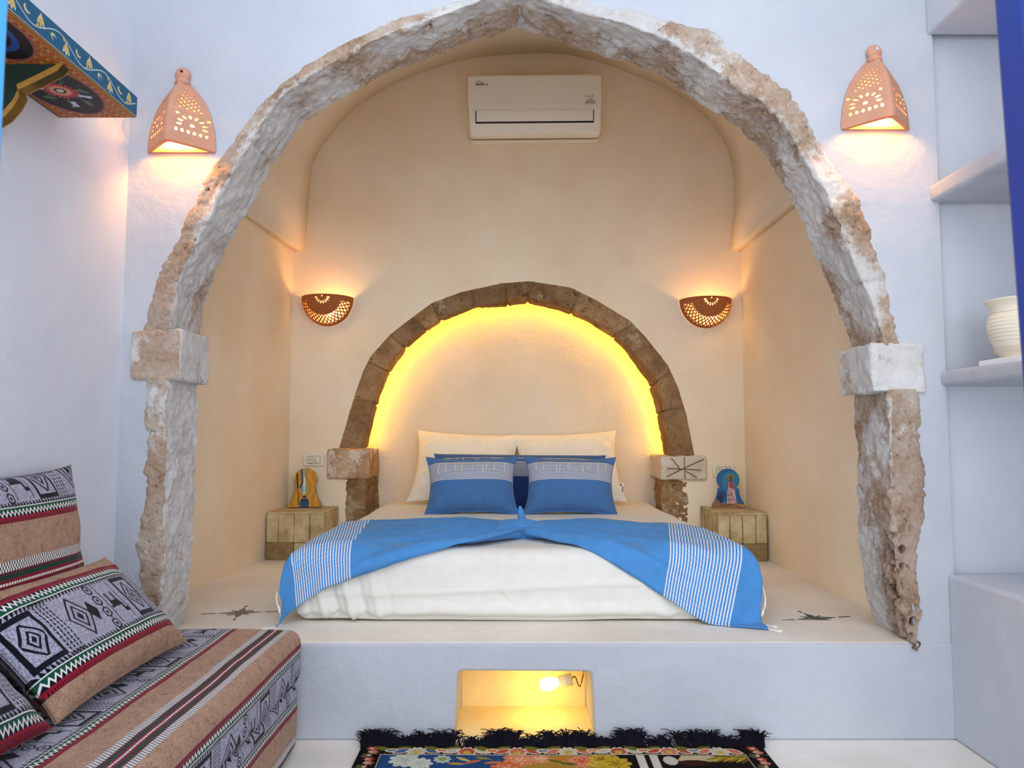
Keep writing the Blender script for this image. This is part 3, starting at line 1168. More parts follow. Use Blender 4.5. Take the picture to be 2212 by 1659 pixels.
def bowl(cx, zr, label):
    t = thing('bowl_sconce', label, 'wall lamp', (cx, YB, zr), 'pierced half bowl wall lamps')
    a, b, h = 0.152, 0.150, 0.168
    nS, nT = 190, 84
    V, Fs = [], []
    for j in range(nT + 1):
        ph = PI / 2 * j / nT
        for i in range(nS + 1):
            th = PI * i / nS
            V.append((cx + a * math.cos(th) * math.cos(ph), YB - 0.004 - b * math.sin(th) * math.cos(ph), zr - h * math.sin(ph)))

    def cut(th, ph):
        for i in range(8):                       # petals under the rim
            an = math.radians(192 + 22.3 * i)
            dx, dz = (th - PI / 2) * 0.15, -math.sin(ph) * h + 0.012
            rx, rz = dx * math.cos(an) + dz * math.sin(an), -dx * math.sin(an) + dz * math.cos(an)
            if ((rx - 0.036) / 0.0085) ** 2 + (rz / 0.0046) ** 2 < 1:
                return True
        if ((th - PI / 2) * 0.15) ** 2 + (math.sin(ph) * h - 0.012) ** 2 < 0.005 ** 2:
            return True
        # lattice band following the lower edge
        x = math.cos(th) * math.cos(ph)
        rad = math.sqrt(x * x + math.sin(ph) ** 2)          # 0 at the front, 1 on the silhouette
        if 0.70 < rad < 0.965 and math.sin(ph) > 0.20:
            an = math.atan2(math.sin(ph), x)
            A, Bq = an * 0.128 / 0.0150, rad * 0.152 / 0.0150
            p, q = (A + Bq) / 1.4142, (A - Bq) / 1.4142
            return abs(p - round(p)) < 0.34 and abs(q - round(q)) < 0.34
        return False
    n1 = nS + 1
    for j in range(nT):
        for i in range(nS):
            if not cut(PI * (i + .5) / nS, PI / 2 * (j + .5) / nT):
                Fs.append((j * n1 + i, (j + 1) * n1 + i, (j + 1) * n1 + i + 1, j * n1 + i + 1))
    o = obj('pierced_bowl', V, Fs, M['terra_dark'], t, True)
    md = o.modifiers.new('solid', 'SOLIDIFY')
    md.thickness = 0.005
    md.offset = -1.0
    MB().sphere((cx + 0.03, YB - 0.085, zr - 0.092), 0.030, 12).build('bulb', M['bulb_warm'], t, True)
    point_light('bowl_light', (cx + 0.03, YB - 0.085, zr - 0.085), 0.65, (1.0, 0.64, 0.30), 0.02, t)


bowl(-1.127, 1.836, 'pierced terracotta half bowl wall lamp above the double wall socket')
bowl(1.183, 1.824, 'pierced terracotta half bowl wall lamp above the light switches')

# bulb in the platform recess
rl = thing('recess_lamp', 'bare glowing bulb on a white holder inside the platform recess', 'lamp', (0.15, 2.74, 0.11))
b0 = Vector((0.165, 2.70, 0.124))
bx = Vector((-0.94, -0.05, -0.18)).normalized()
MB().tube([b0 + bx * 0.0, b0 - bx * 0.05], [0.020, 0.021], 14).build('holder', M['plate'], rl, True)
MB().tube([b0 + bx * 0.002, b0 + bx * 0.014, b0 + bx * 0.02, b0 + bx * 0.045, b0 + bx * 0.062, b0 + bx * 0.068], [0.014, 0.018, 0.022, 0.023, 0.018, 0.006], 14).build('bulb', M['bulb_niche'], rl, True)
wp = [b0 - bx * 0.05]
for k in range(15):
    a = k / 14
    wp.append(b0 - bx * (0.05 + 0.045 * a) + Vector((0.0, 0.02 * a, 0.018 * math.sin(a * 7) - 0.02 * math.sin(a * 3.1))))
wp.append(Vector((0.26, 2.79, 0.15)))
MB().tube(wp, 0.0022, 6).build('wire', M['wire'], rl, True)
point_light('recess_light', b0 + bx * 0.09 + Vector((0, -0.03, -0.02)), 0.30, (1.0, 0.50, 0.04), 0.025, rl)

# ================================================================ AIR CONDITIONER
ac = thing('air_conditioner', 'ivory split air conditioner high on the alcove back wall', 'air conditioner', (0.137, YB, 2.80))
W_, H_, D_ = 0.800, 0.356, 0.205
cA = np.array((0.137, YB - D_ / 2, 2.980))
ROT = Matrix.Rotation(math.radians(-0.55), 3, 'Y')


def acp(p):
    q = ROT @ Vector((p[0], p[1], p[2]))
    return Vector((cA[0] + q.x, cA[1] + q.y, cA[2] + q.z))


P, Nn, Fs = rbox((W_, D_, H_), 0.022, (24, 8, 16), 4)
V = []
for p in P:
    y = p[1]
    if y < 0:
        y += 0.055 * max(0, (-p[2] - 0.02) / (H_ / 2)) ** 1.6
    V.append(acp((p[0] * (1 - 0.01 * (p[2] < 0)), y, p[2])))
obj('casing', V, Fs, M['ac'], ac)


def acfront(z):
    return -D_ / 2 + 0.055 * max(0, (-z - 0.02) / (H_ / 2)) ** 1.6


def acplate(name, x0, x1, z0, z1, off, mat, parent, th=0.003, n=6):
    b = MB()
    for k in range(n):
        za, zb = z0 + (z1 - z0) * k / n, z0 + (z1 - z0) * (k + 1) / n
        v = []
        for (x, z) in ((x0, za), (x1, za), (x1, zb), (x0, zb)):
            v.append(acp((x, acfront(z) - off, z)))
        for (x, z) in ((x0, za), (x1, za), (x1, zb), (x0, zb)):
            v.append(acp((x, acfront(z) - off + th, z)))
        b.add(v, [(0, 1, 2, 3), (4, 7, 6, 5), (0, 4, 5, 1), (1, 5, 6, 2), (2, 6, 7, 3), (3, 7, 4, 0)])
    return b.build(name, mat, parent)


acplate('front_panel', -W_ / 2 + 0.004, W_ / 2 - 0.004, -0.044, H_ / 2 - 0.02, 0.004, M['ac'], ac, 0.004)
acplate('outlet_gap', -0.356, 0.352, -0.118, -0.048, 0.0012, M['dark'], ac, 0.003)
acplate('louvre_flap', -0.350, 0.346, -0.109, -0.049, 0.0045, M['ac'], ac, 0.003)


def strokes(name, lines, r, parent, off=0.0085):
    b = MB()
    for ln in lines:
        pts = [acp((x, acfront(z) - off, z)) for x, z in ln]
        b.tube(pts, r, 5)
    return b.build(name, M['print'], parent)


lx, lz = -0.350, 0.108
strokes('maker_logo', [[(lx, lz), (lx + .004, lz + .010), (lx + .013, lz + .022), (lx + .028, lz + .016), (lx + .040, lz + .008), (lx + .05, lz + .003)],
                       [(lx + .002, lz - .002), (lx + .009, lz + .006), (lx + .012, lz - .003)],
                       [(lx + .014, lz + .001), (lx + .048, lz + .001)], [(lx + .014, lz + .004), (lx + .036, lz + .004)], [(lx, lz - .003), (lx, lz + .006)],
                       [(lx + .056, lz + .003), (lx + .073, lz + .003)], [(lx + .059, lz - .003), (lx + .069, lz - .003)]], 0.0014, ac)
rx, rz = 0.300, 0.028


def text(name, body, x, z, size, parent, mat):
    cu = bpy.data.curves.new(name, 'FONT')
    cu.body = body
    cu.size = size
    cu.resolution_u = 2
    ob = bpy.data.objects.new(name, cu)
    C.objects.link(ob)
    me = bpy.data.meshes.new_from_object(ob.evaluated_get(bpy.context.evaluated_depsgraph_get()))
    bpy.data.objects.remove(ob)
    for v in me.vertices:
        v.co = acp((x + v.co.x, acfront(z) - 0.0086, z + v.co.y))
    me.materials.clear()
    me.materials.append(mat)
    o = bpy.data.objects.new(name, me)
    C.objects.link(o)
    setpar(o, parent)
    return o


text('inverter_lettering', 'inverter', rx, rz, 0.0125, ac, M['print'])
strokes('side_print', [[(rx + .043, rz + .010), (rx + .052, rz + .004), (rx + .043, rz - .003)],
                       [(rx + .019, rz - .014), (rx + .040, rz - .014)],
                       [(rx + .012, rz - .023), (rx + .020, rz - .021)], [(rx + .024, rz - .021), (rx + .030, rz - .023)], [(rx + .035, rz - .023), (rx + .047, rz - .021)],
                       [(rx + .001, rz - .030), (rx + .020, rz - .031)], [(rx + .023, rz - .030), (rx + .058, rz - .030)],
                       [(rx - .002, rz - .040), (rx + .014, rz - .038), (rx + .02, rz - .040)], [(rx + .023, rz - .038), (rx + .038, rz - .040)], [(rx + .041, rz - .040), (rx + .062, rz - .037)]], 0.0013, ac)

# ================================================================ SOCKETS AND SWITCHES
def wallplate(name, px0, py0, px1, py1, label, cat, kind):
    a, b = at(px0, py1, YB), at(px1, py0, YB)
    cx, cz, W, H = (a.x + b.x) / 2, (a.z + b.z) / 2, b.x - a.x, b.z - a.z
    t = thing(name, label, cat, (cx, YB, cz))
    P, Nn, Fs = rbox((W, 0.014, H), 0.006, (6, 2, 4), 3)
    Q = []
    for p in P:                                   # rounded outline
        x, z = p[0] / (W / 2), p[2] / (H / 2)
        k = 1 - 0.05 * (abs(x) ** 6) * (abs(z) ** 6)
        Q.append((cx + p[0] * k, YB - 0.006 + p[1], cz + p[2] * (1 - 0.16 * (abs(x) ** 6) * (abs(z) ** 6))))
    obj('cover_plate', Q, Fs, M['plate'], t)
    y = YB - 0.0145

    def rect(nm, x0, x1, z0, z1, th=0.003, mat=None, par=t, off=0.0):
        return MB().box((cx + (x0 + x1) / 2, y - off, cz + (z0 + z1) / 2), (x1 - x0, th, z1 - z0)).build(nm, mat or M['plate'], par, bevel=0.001)
    rect('module_gap', -W * .31, W * .31, -H * .30, H * .30, 0.002, M['print'])
    if kind == 'socket':
        m = rect('socket_module', -W * .30, W * .09, -H * .28, H * .28, 0.004)
        MB().tube([(cx - W * .105, y - 0.004, cz), (cx - W * .105, y, cz)], H * .26, 24).build('socket_ring', M['print'], m)
        MB().tube([(cx - W * .105, y - 0.0045, cz), (cx - W * .105, y, cz)], H * .24, 24).build('socket_well', M['plate'], m)
        for sx in (-.055, .055):
            MB().tube([(cx - W * .105 + sx * W, y - 0.0055, cz), (cx - W * .105 + sx * W, y, cz)], 0.0032, 8).build('pin_hole', M['dark'], m)
        MB().tube([(cx - W * .09, y - 0.008, cz + H * .13), (cx - W * .09, y, cz + H * .13)], 0.003, 8).build('earth_pin', M['pale_metal'], m)
        s = rect('blank_module', W * .10, W * .30, -H * .28, H * .28, 0.004)
        MB().tube([(cx + W * .14, y - 0.003, cz - H * .17), (cx + W * .14, y, cz - H * .17)], 0.003, 8).build('indicator', M['dark'], s)
    else:
        m = rect('outlet_module', -W * .30, -W * .10, -H * .28, H * .28, 0.004)
        for sz in (-.13, .13):
            MB().tube([(cx - W * .20, y - 0.003, cz + sz * H), (cx - W * .20, y, cz + sz * H)], 0.0036, 8).build('pin_hole', M['dark'], m)
        for (x0, x1) in ((-.09, .10), (.11, .30)):
            s = rect('rocker', x0 * W, x1 * W, -H * .26, H * .28, 0.006)
            MB().tube([(cx + (x0 + .06) * W, y - 0.0038, cz - H * .14), (cx + (x0 + .06) * W, y, cz - H * .14)], 0.0026, 8).build('indicator', M['dark'], s)


wallplate('wall_socket', 655, 979, 702, 1007, 'cream wall socket plate left of the small arch', 'socket', 'socket')
wallplate('light_switch', 1538, 1002, 1586, 1032, 'cream light switch plate above the right stone block', 'switch', 'switch')

# ================================================================ STONE BEDSIDE BLOCKS
def bedside(sgn, x0, x1, yf, ztop, label):
    t = thing('stone_bedside_block', label, 'bedside table', ((x0 + x1) / 2, (yf + YB) / 2, ZP), 'stone bedside blocks')
    g = 0.0012

    def blk(lo, hi, mat, seed):
        size = [hi[a] - lo[a] for a in range(3)]
        c = np.array([(hi[a] + lo[a]) / 2 for a in range(3)])
        P, Nn, Fs = rbox(size, 0.005, [max(1, int(s / 0.04)) for s in size], 2)
        V = [p + c + n_ * 0.003 * fbm(p + c, 12, 2, seed) for p, n_ in zip(P, Nn)]
        return obj('stone_brick', V, Fs, mat, t)
    MB().box(((x0 + x1) / 2, (yf + YB) / 2 + 0.015, (ZP + ztop) / 2 - 0.01), (x1 - x0 - 0.03, YB - yf - 0.05, ztop - ZP - 0.02)).build('core', M['block_dark'], t)
    zc = ZP + 0.095
    n = 4
    ws = [(x1 - x0) * f for f in ((0.21, 0.27, 0.27, 0.25) if sgn < 0 else (0.24, 0.26, 0.27, 0.23))]
    x = x0
    for k in range(n):
        blk((x + g, yf, zc), (x + ws[k] - g, yf + 0.07, ztop - 0.012), M['block'], k * 1.7 + sgn)
        x += ws[k]
    for k, (f0, f1) in enumerate(((0, .48), (.48, 1))):
        blk((x0 + (x1 - x0) * f0 + g, yf + 0.001, ZP + 0.001), (x0 + (x1 - x0) * f1 - g, yf + 0.07, zc - g), M['block_dark' if (k == 0) == (sgn < 0) or sgn > 0 else 'block'], 20 + k)
    # side towards the bed
    xs = x1 if sgn < 0 else x0
    m = 4
    for k in range(m):
        ya, yb = yf + 0.072 + (YB - 0.01 - yf - 0.072) * k / m, yf + 0.072 + (YB - 0.01 - yf - 0.072) * (k + 1) / m
        lo, hi = (xs - 0.05, xs) if sgn < 0 else (xs, xs + 0.05)
        blk((lo, ya + g / 2, ZP + 0.001), (hi, yb - g / 2, ztop - 0.012), M['block'], 40 + k)
    o = blk((x0 + 0.002, yf + 0.004, ztop - 0.013), (x1 - 0.002, YB - 0.002, ztop), M['block'], 60)
    o.name = 'top_slab'
    return t


bedside(-1, -1.360, -1.040, 4.14, 0.572, 'stone block bedside table carrying the yellow lamp plaque')
bedside(1, 1.130, 1.398, 4.10, 0.572, 'stone block bedside table carrying the blue plaque')


# ================================================================ PAINTED THINGS
class Canvas:
    """a dense flat grid whose vertices carry paint"""

    def __init__(self, w, h, nx, ny):
        self.nx, self.ny = nx, ny
        self.X, self.Y = np.meshgrid(np.linspace(0, w, nx), np.linspace(0, h, ny))
        self.c = np.zeros((ny, nx, 3))

    def fill(self, mask, col):
        self.c[mask] = col

    def ell(self, cx, cy, a, b, rot=0.0):
        dx, dy = self.X - cx, self.Y - cy
        c, s = math.cos(rot), math.sin(rot)
        return ((dx * c + dy * s) / a) ** 2 + ((-dx * s + dy * c) / b) ** 2 < 1

    def leaf(self, cx, cy, a, b, rot=0.0):
        dx, dy = self.X - cx, self.Y - cy
        c, s = math.cos(rot), math.sin(rot)
        u, v = (dx * c + dy * s) / a, (-dx * s + dy * c) / b
        return np.abs(v) < np.clip(1 - u * u, 0, 1)

    def flower(self, cx, cy, r, n, k=0.35, rot=0.0):
        dx, dy = self.X - cx, self.Y - cy
        a = np.arctan2(dy, dx) + rot
        return np.hypot(dx, dy) < r * (1 - k + k * np.abs(np.cos(a * n / 2)))

    def line(self, pts, wd):
        m = np.zeros_like(self.X, dtype=bool)
        for (x0, y0), (x1, y1) in zip(pts[:-1], pts[1:]):
            dx, dy = x1 - x0, y1 - y0
            L = dx * dx + dy * dy + 1e-12
            t = np.clip(((self.X - x0) * dx + (self.Y - y0) * dy) / L, 0, 1)
            m |= np.hypot(self.X - x0 - t * dx, self.Y - y0 - t * dy) < wd
        return m

    def poly(self, pts):
        m = np.zeros_like(self.X, dtype=bool)
        n = len(pts)
        for i in range(n):
            (x0, y0), (x1, y1) = pts[i], pts[(i + 1) % n]
            if y0 == y1:
                continue
            c = (self.Y > min(y0, y1)) & (self.Y <= max(y0, y1)) & (self.X < x0 + (self.Y - y0) * (x1 - x0) / (y1 - y0))
            m ^= c
        return m

    def mesh(self, name, fn, mat, parent, keep=None):
        V = [fn(x, y) for x, y in zip(self.X.ravel(), self.Y.ravel())]
        Fs = []
        for j in range(self.ny - 1):
            for i in range(self.nx - 1):
                if keep is None or (keep[j, i] and keep[j + 1, i + 1] and keep[j, i + 1] and keep[j + 1, i]):
                    Fs.append((j * self.nx + i, j * self.nx + i + 1, (j + 1) * self.nx + i + 1, (j + 1) * self.nx + i))
        o = obj(name, V, Fs, mat, parent, False, col=self.c.reshape(-1, 3))
        return o


# ---- painted shelf on the left wall
ps = thing('painted_shelf', 'painted blue wooden shelf with yellow tulips high on the left wall', 'shelf', (XL, 1.7, 1.93))
SX0, SX1, SY0, SY1, SZ0, SZ1 = XL + 0.002, -1.103, 1.06, 2.115, 1.930, 1.990
MB().box(((SX0 + SX1) / 2, (SY0 + SY1) / 2, (SZ0 + SZ1) / 2), (SX1 - SX0, SY1 - SY0, SZ1 - SZ0)).build('board', M['blue_door'], ps)
Lq = SY1 - SY0
cv = Canvas(Lq, 0.06, 700, 46)            # front edge, x runs away from the far end
cv.c[:] = lin(20, 92, 128)
cv.fill(cv.line([(0.0, 0.0008), (Lq, 0.0008)], 0.0012), lin(206, 196, 170))
vine = [(x, 0.030 + 0.017 * math.sin(x * 2 * PI / 0.20 + 2.4)) for x in np.linspace(0.01, Lq, 160)]
cv.fill(cv.line(vine, 0.0012), lin(206, 220, 214))
for k in range(12):
    x = 0.045 + k * 0.10
    up = 1 if k % 2 == 0 else -1
    y = 0.030 - up * 0.003
    for (rot, a, b, off) in ((0.5, .016, .0045, .006), (0.0, .018, .005, 0.0), (-0.5, .016, .0045, -.006)):
        cv.fill(cv.leaf(x + off, y + up * 0.011, a, b, up * PI / 2 + rot), lin(222, 206, 160))
        cv.fill(cv.leaf(x + off, y + up * 0.009, a * .7, b * .55, up * PI / 2 + rot), lin(206, 164, 56))
    cv.fill(cv.leaf(x + 0.012, y - up * 0.008, .010, .003, -up * 0.9), lin(206, 180, 90))
    xc = x + 0.05
    cr = cv.ell(xc, 0.030 + up * 0.006, .012, .008, 0.4) & ~cv.ell(xc - .004, 0.030 + up * 0.009, .010, .006, 0.4)
    cv.fill(cr, lin(226, 204, 150))
cv.mesh('front_edge_painting', lambda x, y: (SX1 + 0.0012, SY1 - x, SZ0 + y), M['paint'], ps)
cv = Canvas(Lq, SX1 - SX0, 620, 140)      # underside
cv.c[:] = lin(176, 104, 34)
for r in range(44):                        # scale pattern
    for q in range(10):
        x, y = r * 0.0265 + (0.013 if q % 2 else 0), q * 0.0255
        cv.fill(cv.leaf(x - .004, y, .017, .0125), lin(44, 40, 30))
        cv.fill(cv.leaf(x - .004, y, .0155, .0105), lin(196, 124, 36))
        cv.fill(cv.leaf(x - .006, y, .0085, .0060), lin(172, 50, 28))
        cv.fill(cv.ell(x + .010, y, .0050, .0056), lin(222, 206, 160))
        cv.fill(cv.ell(x + .0125, y, .0044, .0048), lin(32, 58, 50))
for (cx, kind) in ((0.17, 0), (0.48, 1), (0.80, 0)):
    cy = 0.105
    cv.fill(cv.ell(cx, cy, .150, .096), lin(150, 84, 76))
    cv.fill(cv.ell(cx, cy, .142, .089), lin(34, 24, 26))
    if kind:
        cv.fill(cv.ell(cx, cy, .105, .066) & ~cv.ell(cx, cy, .085, .052), lin(44, 74, 140))
        cv.fill(cv.flower(cx, cy, .045, 8), lin(214, 164, 44))
        continue
    for k in range(7):
        a = k * 2 * PI / 7 + 0.4
        cv.fill(cv.line([(cx + .03 * math.cos(a), cy + .025 * math.sin(a)), (cx + .07 * math.cos(a + .35), cy + .055 * math.sin(a + .35)), (cx + .10 * math.cos(a + .15), cy + .06 * math.sin(a + .15))], .0035), lin(52, 92, 62))
        cv.fill(cv.leaf(cx + .095 * math.cos(a + .3), cy + .056 * math.sin(a + .3), .020, .007, a + 0.9), lin(84, 120, 84))
    for a in (0.0, 2.0, 3.3, 4.9):
        for da in (-.4, 0, .4):
            cv.fill(cv.leaf(cx + .082 * math.cos(a), cy + .052 * math.sin(a), .020, .005, a + da), lin(196, 206, 226))
    cv.fill(cv.flower(cx, cy, .047, 22, .4), lin(204, 54, 74))
    cv.fill(cv.flower(cx, cy, .030, 18, .4), lin(230, 170, 120))
    cv.fill(cv.ell(cx, cy, .016, .016), lin(40, 56, 44))
    cv.fill(cv.ell(cx, cy, .009, .009), lin(226, 216, 200))
cv.fill(cv.Y < 0.004, lin(40, 26, 26))
cv.fill(cv.Y > (SX1 - SX0) - 0.004, lin(196, 136, 50))
cv.mesh('underside_painting', lambda x, y: (SX0 + y, SY1 - x, SZ0 - 0.0012), M['paint'], ps)
for yb in (1.80,):
    prof2 = [(XL + 0.002, 1.9285), (-1.128, 1.9285), (-1.140, 1.912), (-1.19, 1.885), (-1.236, 1.862), (-1.232, 1.848), (-1.245, 1.82), (-1.268, 1.792), (-1.30, 1.772), (XL + 0.002, 1.765)]
    br = MB().prism(prof2, lambda a, b, d: (a, d, b), yb, yb + 0.028).build('bracket', M['bracket'], ps)
    e = MB()
    low = prof2[1:]
    for (p0, p1) in zip(low[:-1], low[1:]):
        e.add([(p0[0], yb - .003, p0[1]), (p1[0], yb - .003, p1[1]), (p1[0], yb + .031, p1[1]), (p0[0], yb + .031, p0[1]),
               (p0[0] - .004, yb - .003, p0[1] + .013), (p1[0] - .004, yb - .003, p1[1] + .013), (p1[0] - .004, yb + .031, p1[1] + .013), (p0[0] - .004, yb + .031, p0[1] + .013)],
              [(0, 1, 2, 3), (4, 7, 6, 5), (0, 4, 5, 1), (1, 5, 6, 2), (2, 6, 7, 3), (3, 7, 4, 0)])
    e.build('gilded_edge', M['gold'], br)


# ---- the two plaques on the stone blocks
def plaque(name, label, cx, cy, z0, rz, lean, paint, edge):
    pts = [(-.095, 0)]
    pts += [(-.095, .018), (-.090, .030), (-.076, .052), (-.066, .078), (-.061, .105), (-.060, .118), (-.048, .120)]
    for k in range(25):
        a = math.radians(222 - 264 * k / 24)
        pts.append((.066 * math.cos(a), .166 + .066 * math.sin(a)))
    pts += [(.048, .120), (.060, .118), (.061, .105), (.066, .078), (.076, .052), (.090, .030), (.095, .018), (.095, 0)]
    Mx = Matrix.Translation((cx, cy, z0)) @ Matrix.Rotation(rz, 4, 'Z') @ Matrix.Rotation(lean, 4, 'X')
    t = thing(name, label, 'plaque', (cx, cy, z0))
    b = MB()
    b.prism(pts, lambda a, c, d: Mx @ Vector((a, d, c)), 0.0, 0.020)
    b.build('wooden_body', edge, t)
    cv = Canvas(0.19, 0.232, 150, 184)
    paint(cv)
    keep = cv.poly([(x + .095, y) for x, y in pts])
    cv.mesh('painting', lambda x, y: Mx @ Vector((x - .095, -0.0008, y)), M['paint'], t, keep)
    return t


def paint_lamp(c):
    c.c[:] = lin(206, 146, 28)
    n = np.sin(c.X * 160 + np.sin(c.Y * 40) * 2) * 0.5 + 0.5
    c.c *= (0.82 + 0.30 * n)[..., None]
    c.fill(c.line([(.045, .195), (.047, .160), (.052, .118)], .0045), lin(30, 26, 24))
    c.fill(c.line([(.043, .215), (.046, .190)], .002), lin(40, 34, 28))
    c.fill(c.line([(.052, .118), (.056, .060), (.058, .020)], .0022), lin(34, 30, 28))
    c.fill(c.poly([(.066, .232), (.090, .232), (.092, .150), (.110, .120), (.108, .100), (.098, .075), (.084, .075), (.066, .100), (.062, .125), (.072, .150)]), lin(140, 164, 158))
    c.fill(c.poly([(.066, .232), (.074, .232), (.080, .150), (.072, .120), (.066, .110), (.062, .125), (.072, .150)]), lin(34, 54, 66))
    c.fill(c.leaf(.088, .140, .05, .006, PI / 2), lin(216, 226, 214))
    c.fill(c.leaf(.088, .090, .014, .005, PI / 2), lin(244, 226, 150))
    c.fill(c.poly([(.076, .052), (.104, .052), (.100, .066), (.090, .074), (.080, .066)]), lin(30, 28, 32))
    c.fill(c.poly([(.066, .0), (.118, .0), (.116, .040), (.108, .052), (.074, .052), (.066, .040)]), lin(26, 60, 104))
    c.fill(c.line([(.070, .044), (.114, .044)], .002), lin(22, 26, 40))
    c.fill(c.line([(.078, .058), (.104, .058)], .0015), lin(200, 190, 150))
    c.fill(c.line([(.070, .030), (.112, .030)], .0022), lin(44, 92, 140))
    c.fill(c.line([(.070, .012), (.112, .014)], .002), lin(70, 128, 160))
    c.fill(c.line([(0, .0015), (.19, .0015)], .003), lin(30, 26, 30))


def paint_figure(c):
    c.c[:] = lin(26, 94, 150)
    c.fill(c.ell(.115, .155, .055, .06), lin(26, 120, 152))
    c.fill(c.poly([(0, 0), (.19, 0), (.19, .026), (.12, .034), (.06, .030), (.02, .050), (0, .050)]), lin(150, 104, 58))
    c.fill(c.poly([(.10, .012), (.18, .010), (.19, .024), (.13, .024)]), lin(196, 140, 56))
    c.fill(c.line([(.05, .016), (.11, .020), (.16, .012)], .002), lin(40, 28, 24))
    for k in range(9):
        a = math.radians(55 + 9 * k)
        c.fill(c.line([(.052, .026), (.052 + .055 * math.cos(a), .026 + .075 * math.sin(a))], .0022), lin(14, 36, 66))
    c.fill(c.poly([(.086, .030), (.092, .110), (.102, .158), (.120, .160), (.130, .118), (.142, .028)]), lin(206, 170, 178))
    c.fill(c.poly([(.100, .120), (.104, .160), (.118, .160), (.130, .115)]), lin(160, 54, 74))
    for (p, q) in (((.092, .106), (.132, .114)), ((.088, .075), (.118, .078)), ((.088, .050), (.126, .052)), ((.106, .10), (.142, .020)), ((.100, .158), (.092, .104))):
        c.fill(c.line([p, q], .0017), lin(140, 26, 50))
    for x in (.096, .106, .116):
        c.fill(c.line([(x, .098), (x, .034)], .0012), lin(60, 36, 46))
    c.fill(c.ell(.110, .181, .020, .016), lin(150, 112, 44))
    c.fill(c.ell(.111, .179, .011, .008), lin(80, 58, 26))
    c.fill(c.ell(.112, .163, .008, .006), lin(46, 26, 24))
    c.fill(c.line([(0, .001), (.19, .001)], .002), lin(30, 22, 22))


plaque('painted_plaque', 'yellow keyhole shaped plaque painted with an oil lamp', -1.215, 4.385, 0.573, 0.16, -0.10, paint_lamp, M['plaque_dark'])
plaque('painted_plaque', 'blue keyhole shaped plaque painted with a robed walker', 1.262, 4.355, 0.573, -0.22, -0.10, paint_figure, M['plywood'])

# ================================================================ BED
BX0, BX1, BY0, BY1, BZ = -0.805, 0.875, 2.755, 4.840, 0.578
bed = thing('mattress', 'low wide mattress under a white fitted sheet on the platform', 'bed', ((BX0 + BX1) / 2, (BY0 + BY1) / 2, ZP))
P, Nn, Fs = rbox((BX1 - BX0, BY1 - BY0, BZ - ZP - 0.006), 0.055, (170, 110, 30), 7)
cB = np.array(((BX0 + BX1) / 2, (BY0 + BY1) / 2, (BZ + ZP) / 2 + 0.003))
V = []
for p, n_ in zip(P, Nn):
    q = p + cB
    h = 0.006 * fbm(q, 2.4, 3) + 0.0010 * fbm((q[0], q[1], q[2] * 2.5), 9, 2)
    low = sstep(BZ - 0.03, ZP + 0.02, q[2])
    if n_[1] < -0.5 or n_[0] < -0.7 or n_[0] > 0.7:
        dl = q[0] - BX0
        gl = math.exp(-((dl - 0.20) / 0.14) ** 2) * (0.4 + 0.6 * low)
        h += 0.020 * gl * (math.sin(dl * 62 + 5.0 * (q[2] - ZP) * 3) ** 3)
        gr = math.exp(-((BX1 - q[0] - 0.22) / 0.16) ** 2) * low
        h += 0.010 * gr * math.sin((BX1 - q[0]) * 48 - 9 * (q[2] - ZP) * 4)
        h += 0.004 * low * math.sin(q[2] * 60 + 2.0 * fbm(q, 3, 2))
        h += 0.006 * math.exp(-((q[2] - 0.44 - 0.02 * math.sin(q[0] * 3)) / 0.012) ** 2)
        k = abs(q[0] - 0.01) + abs(q[2] - 0.432) * 1.15
        h += 0.0035 * (sstep(0.060, 0.054, k))
        h -= 0.016 * sstep(ZP + 0.05, ZP, q[2])
    V.append(q + n_ * h)
obj('fitted_sheet', V, Fs, M['sheet'], bed)


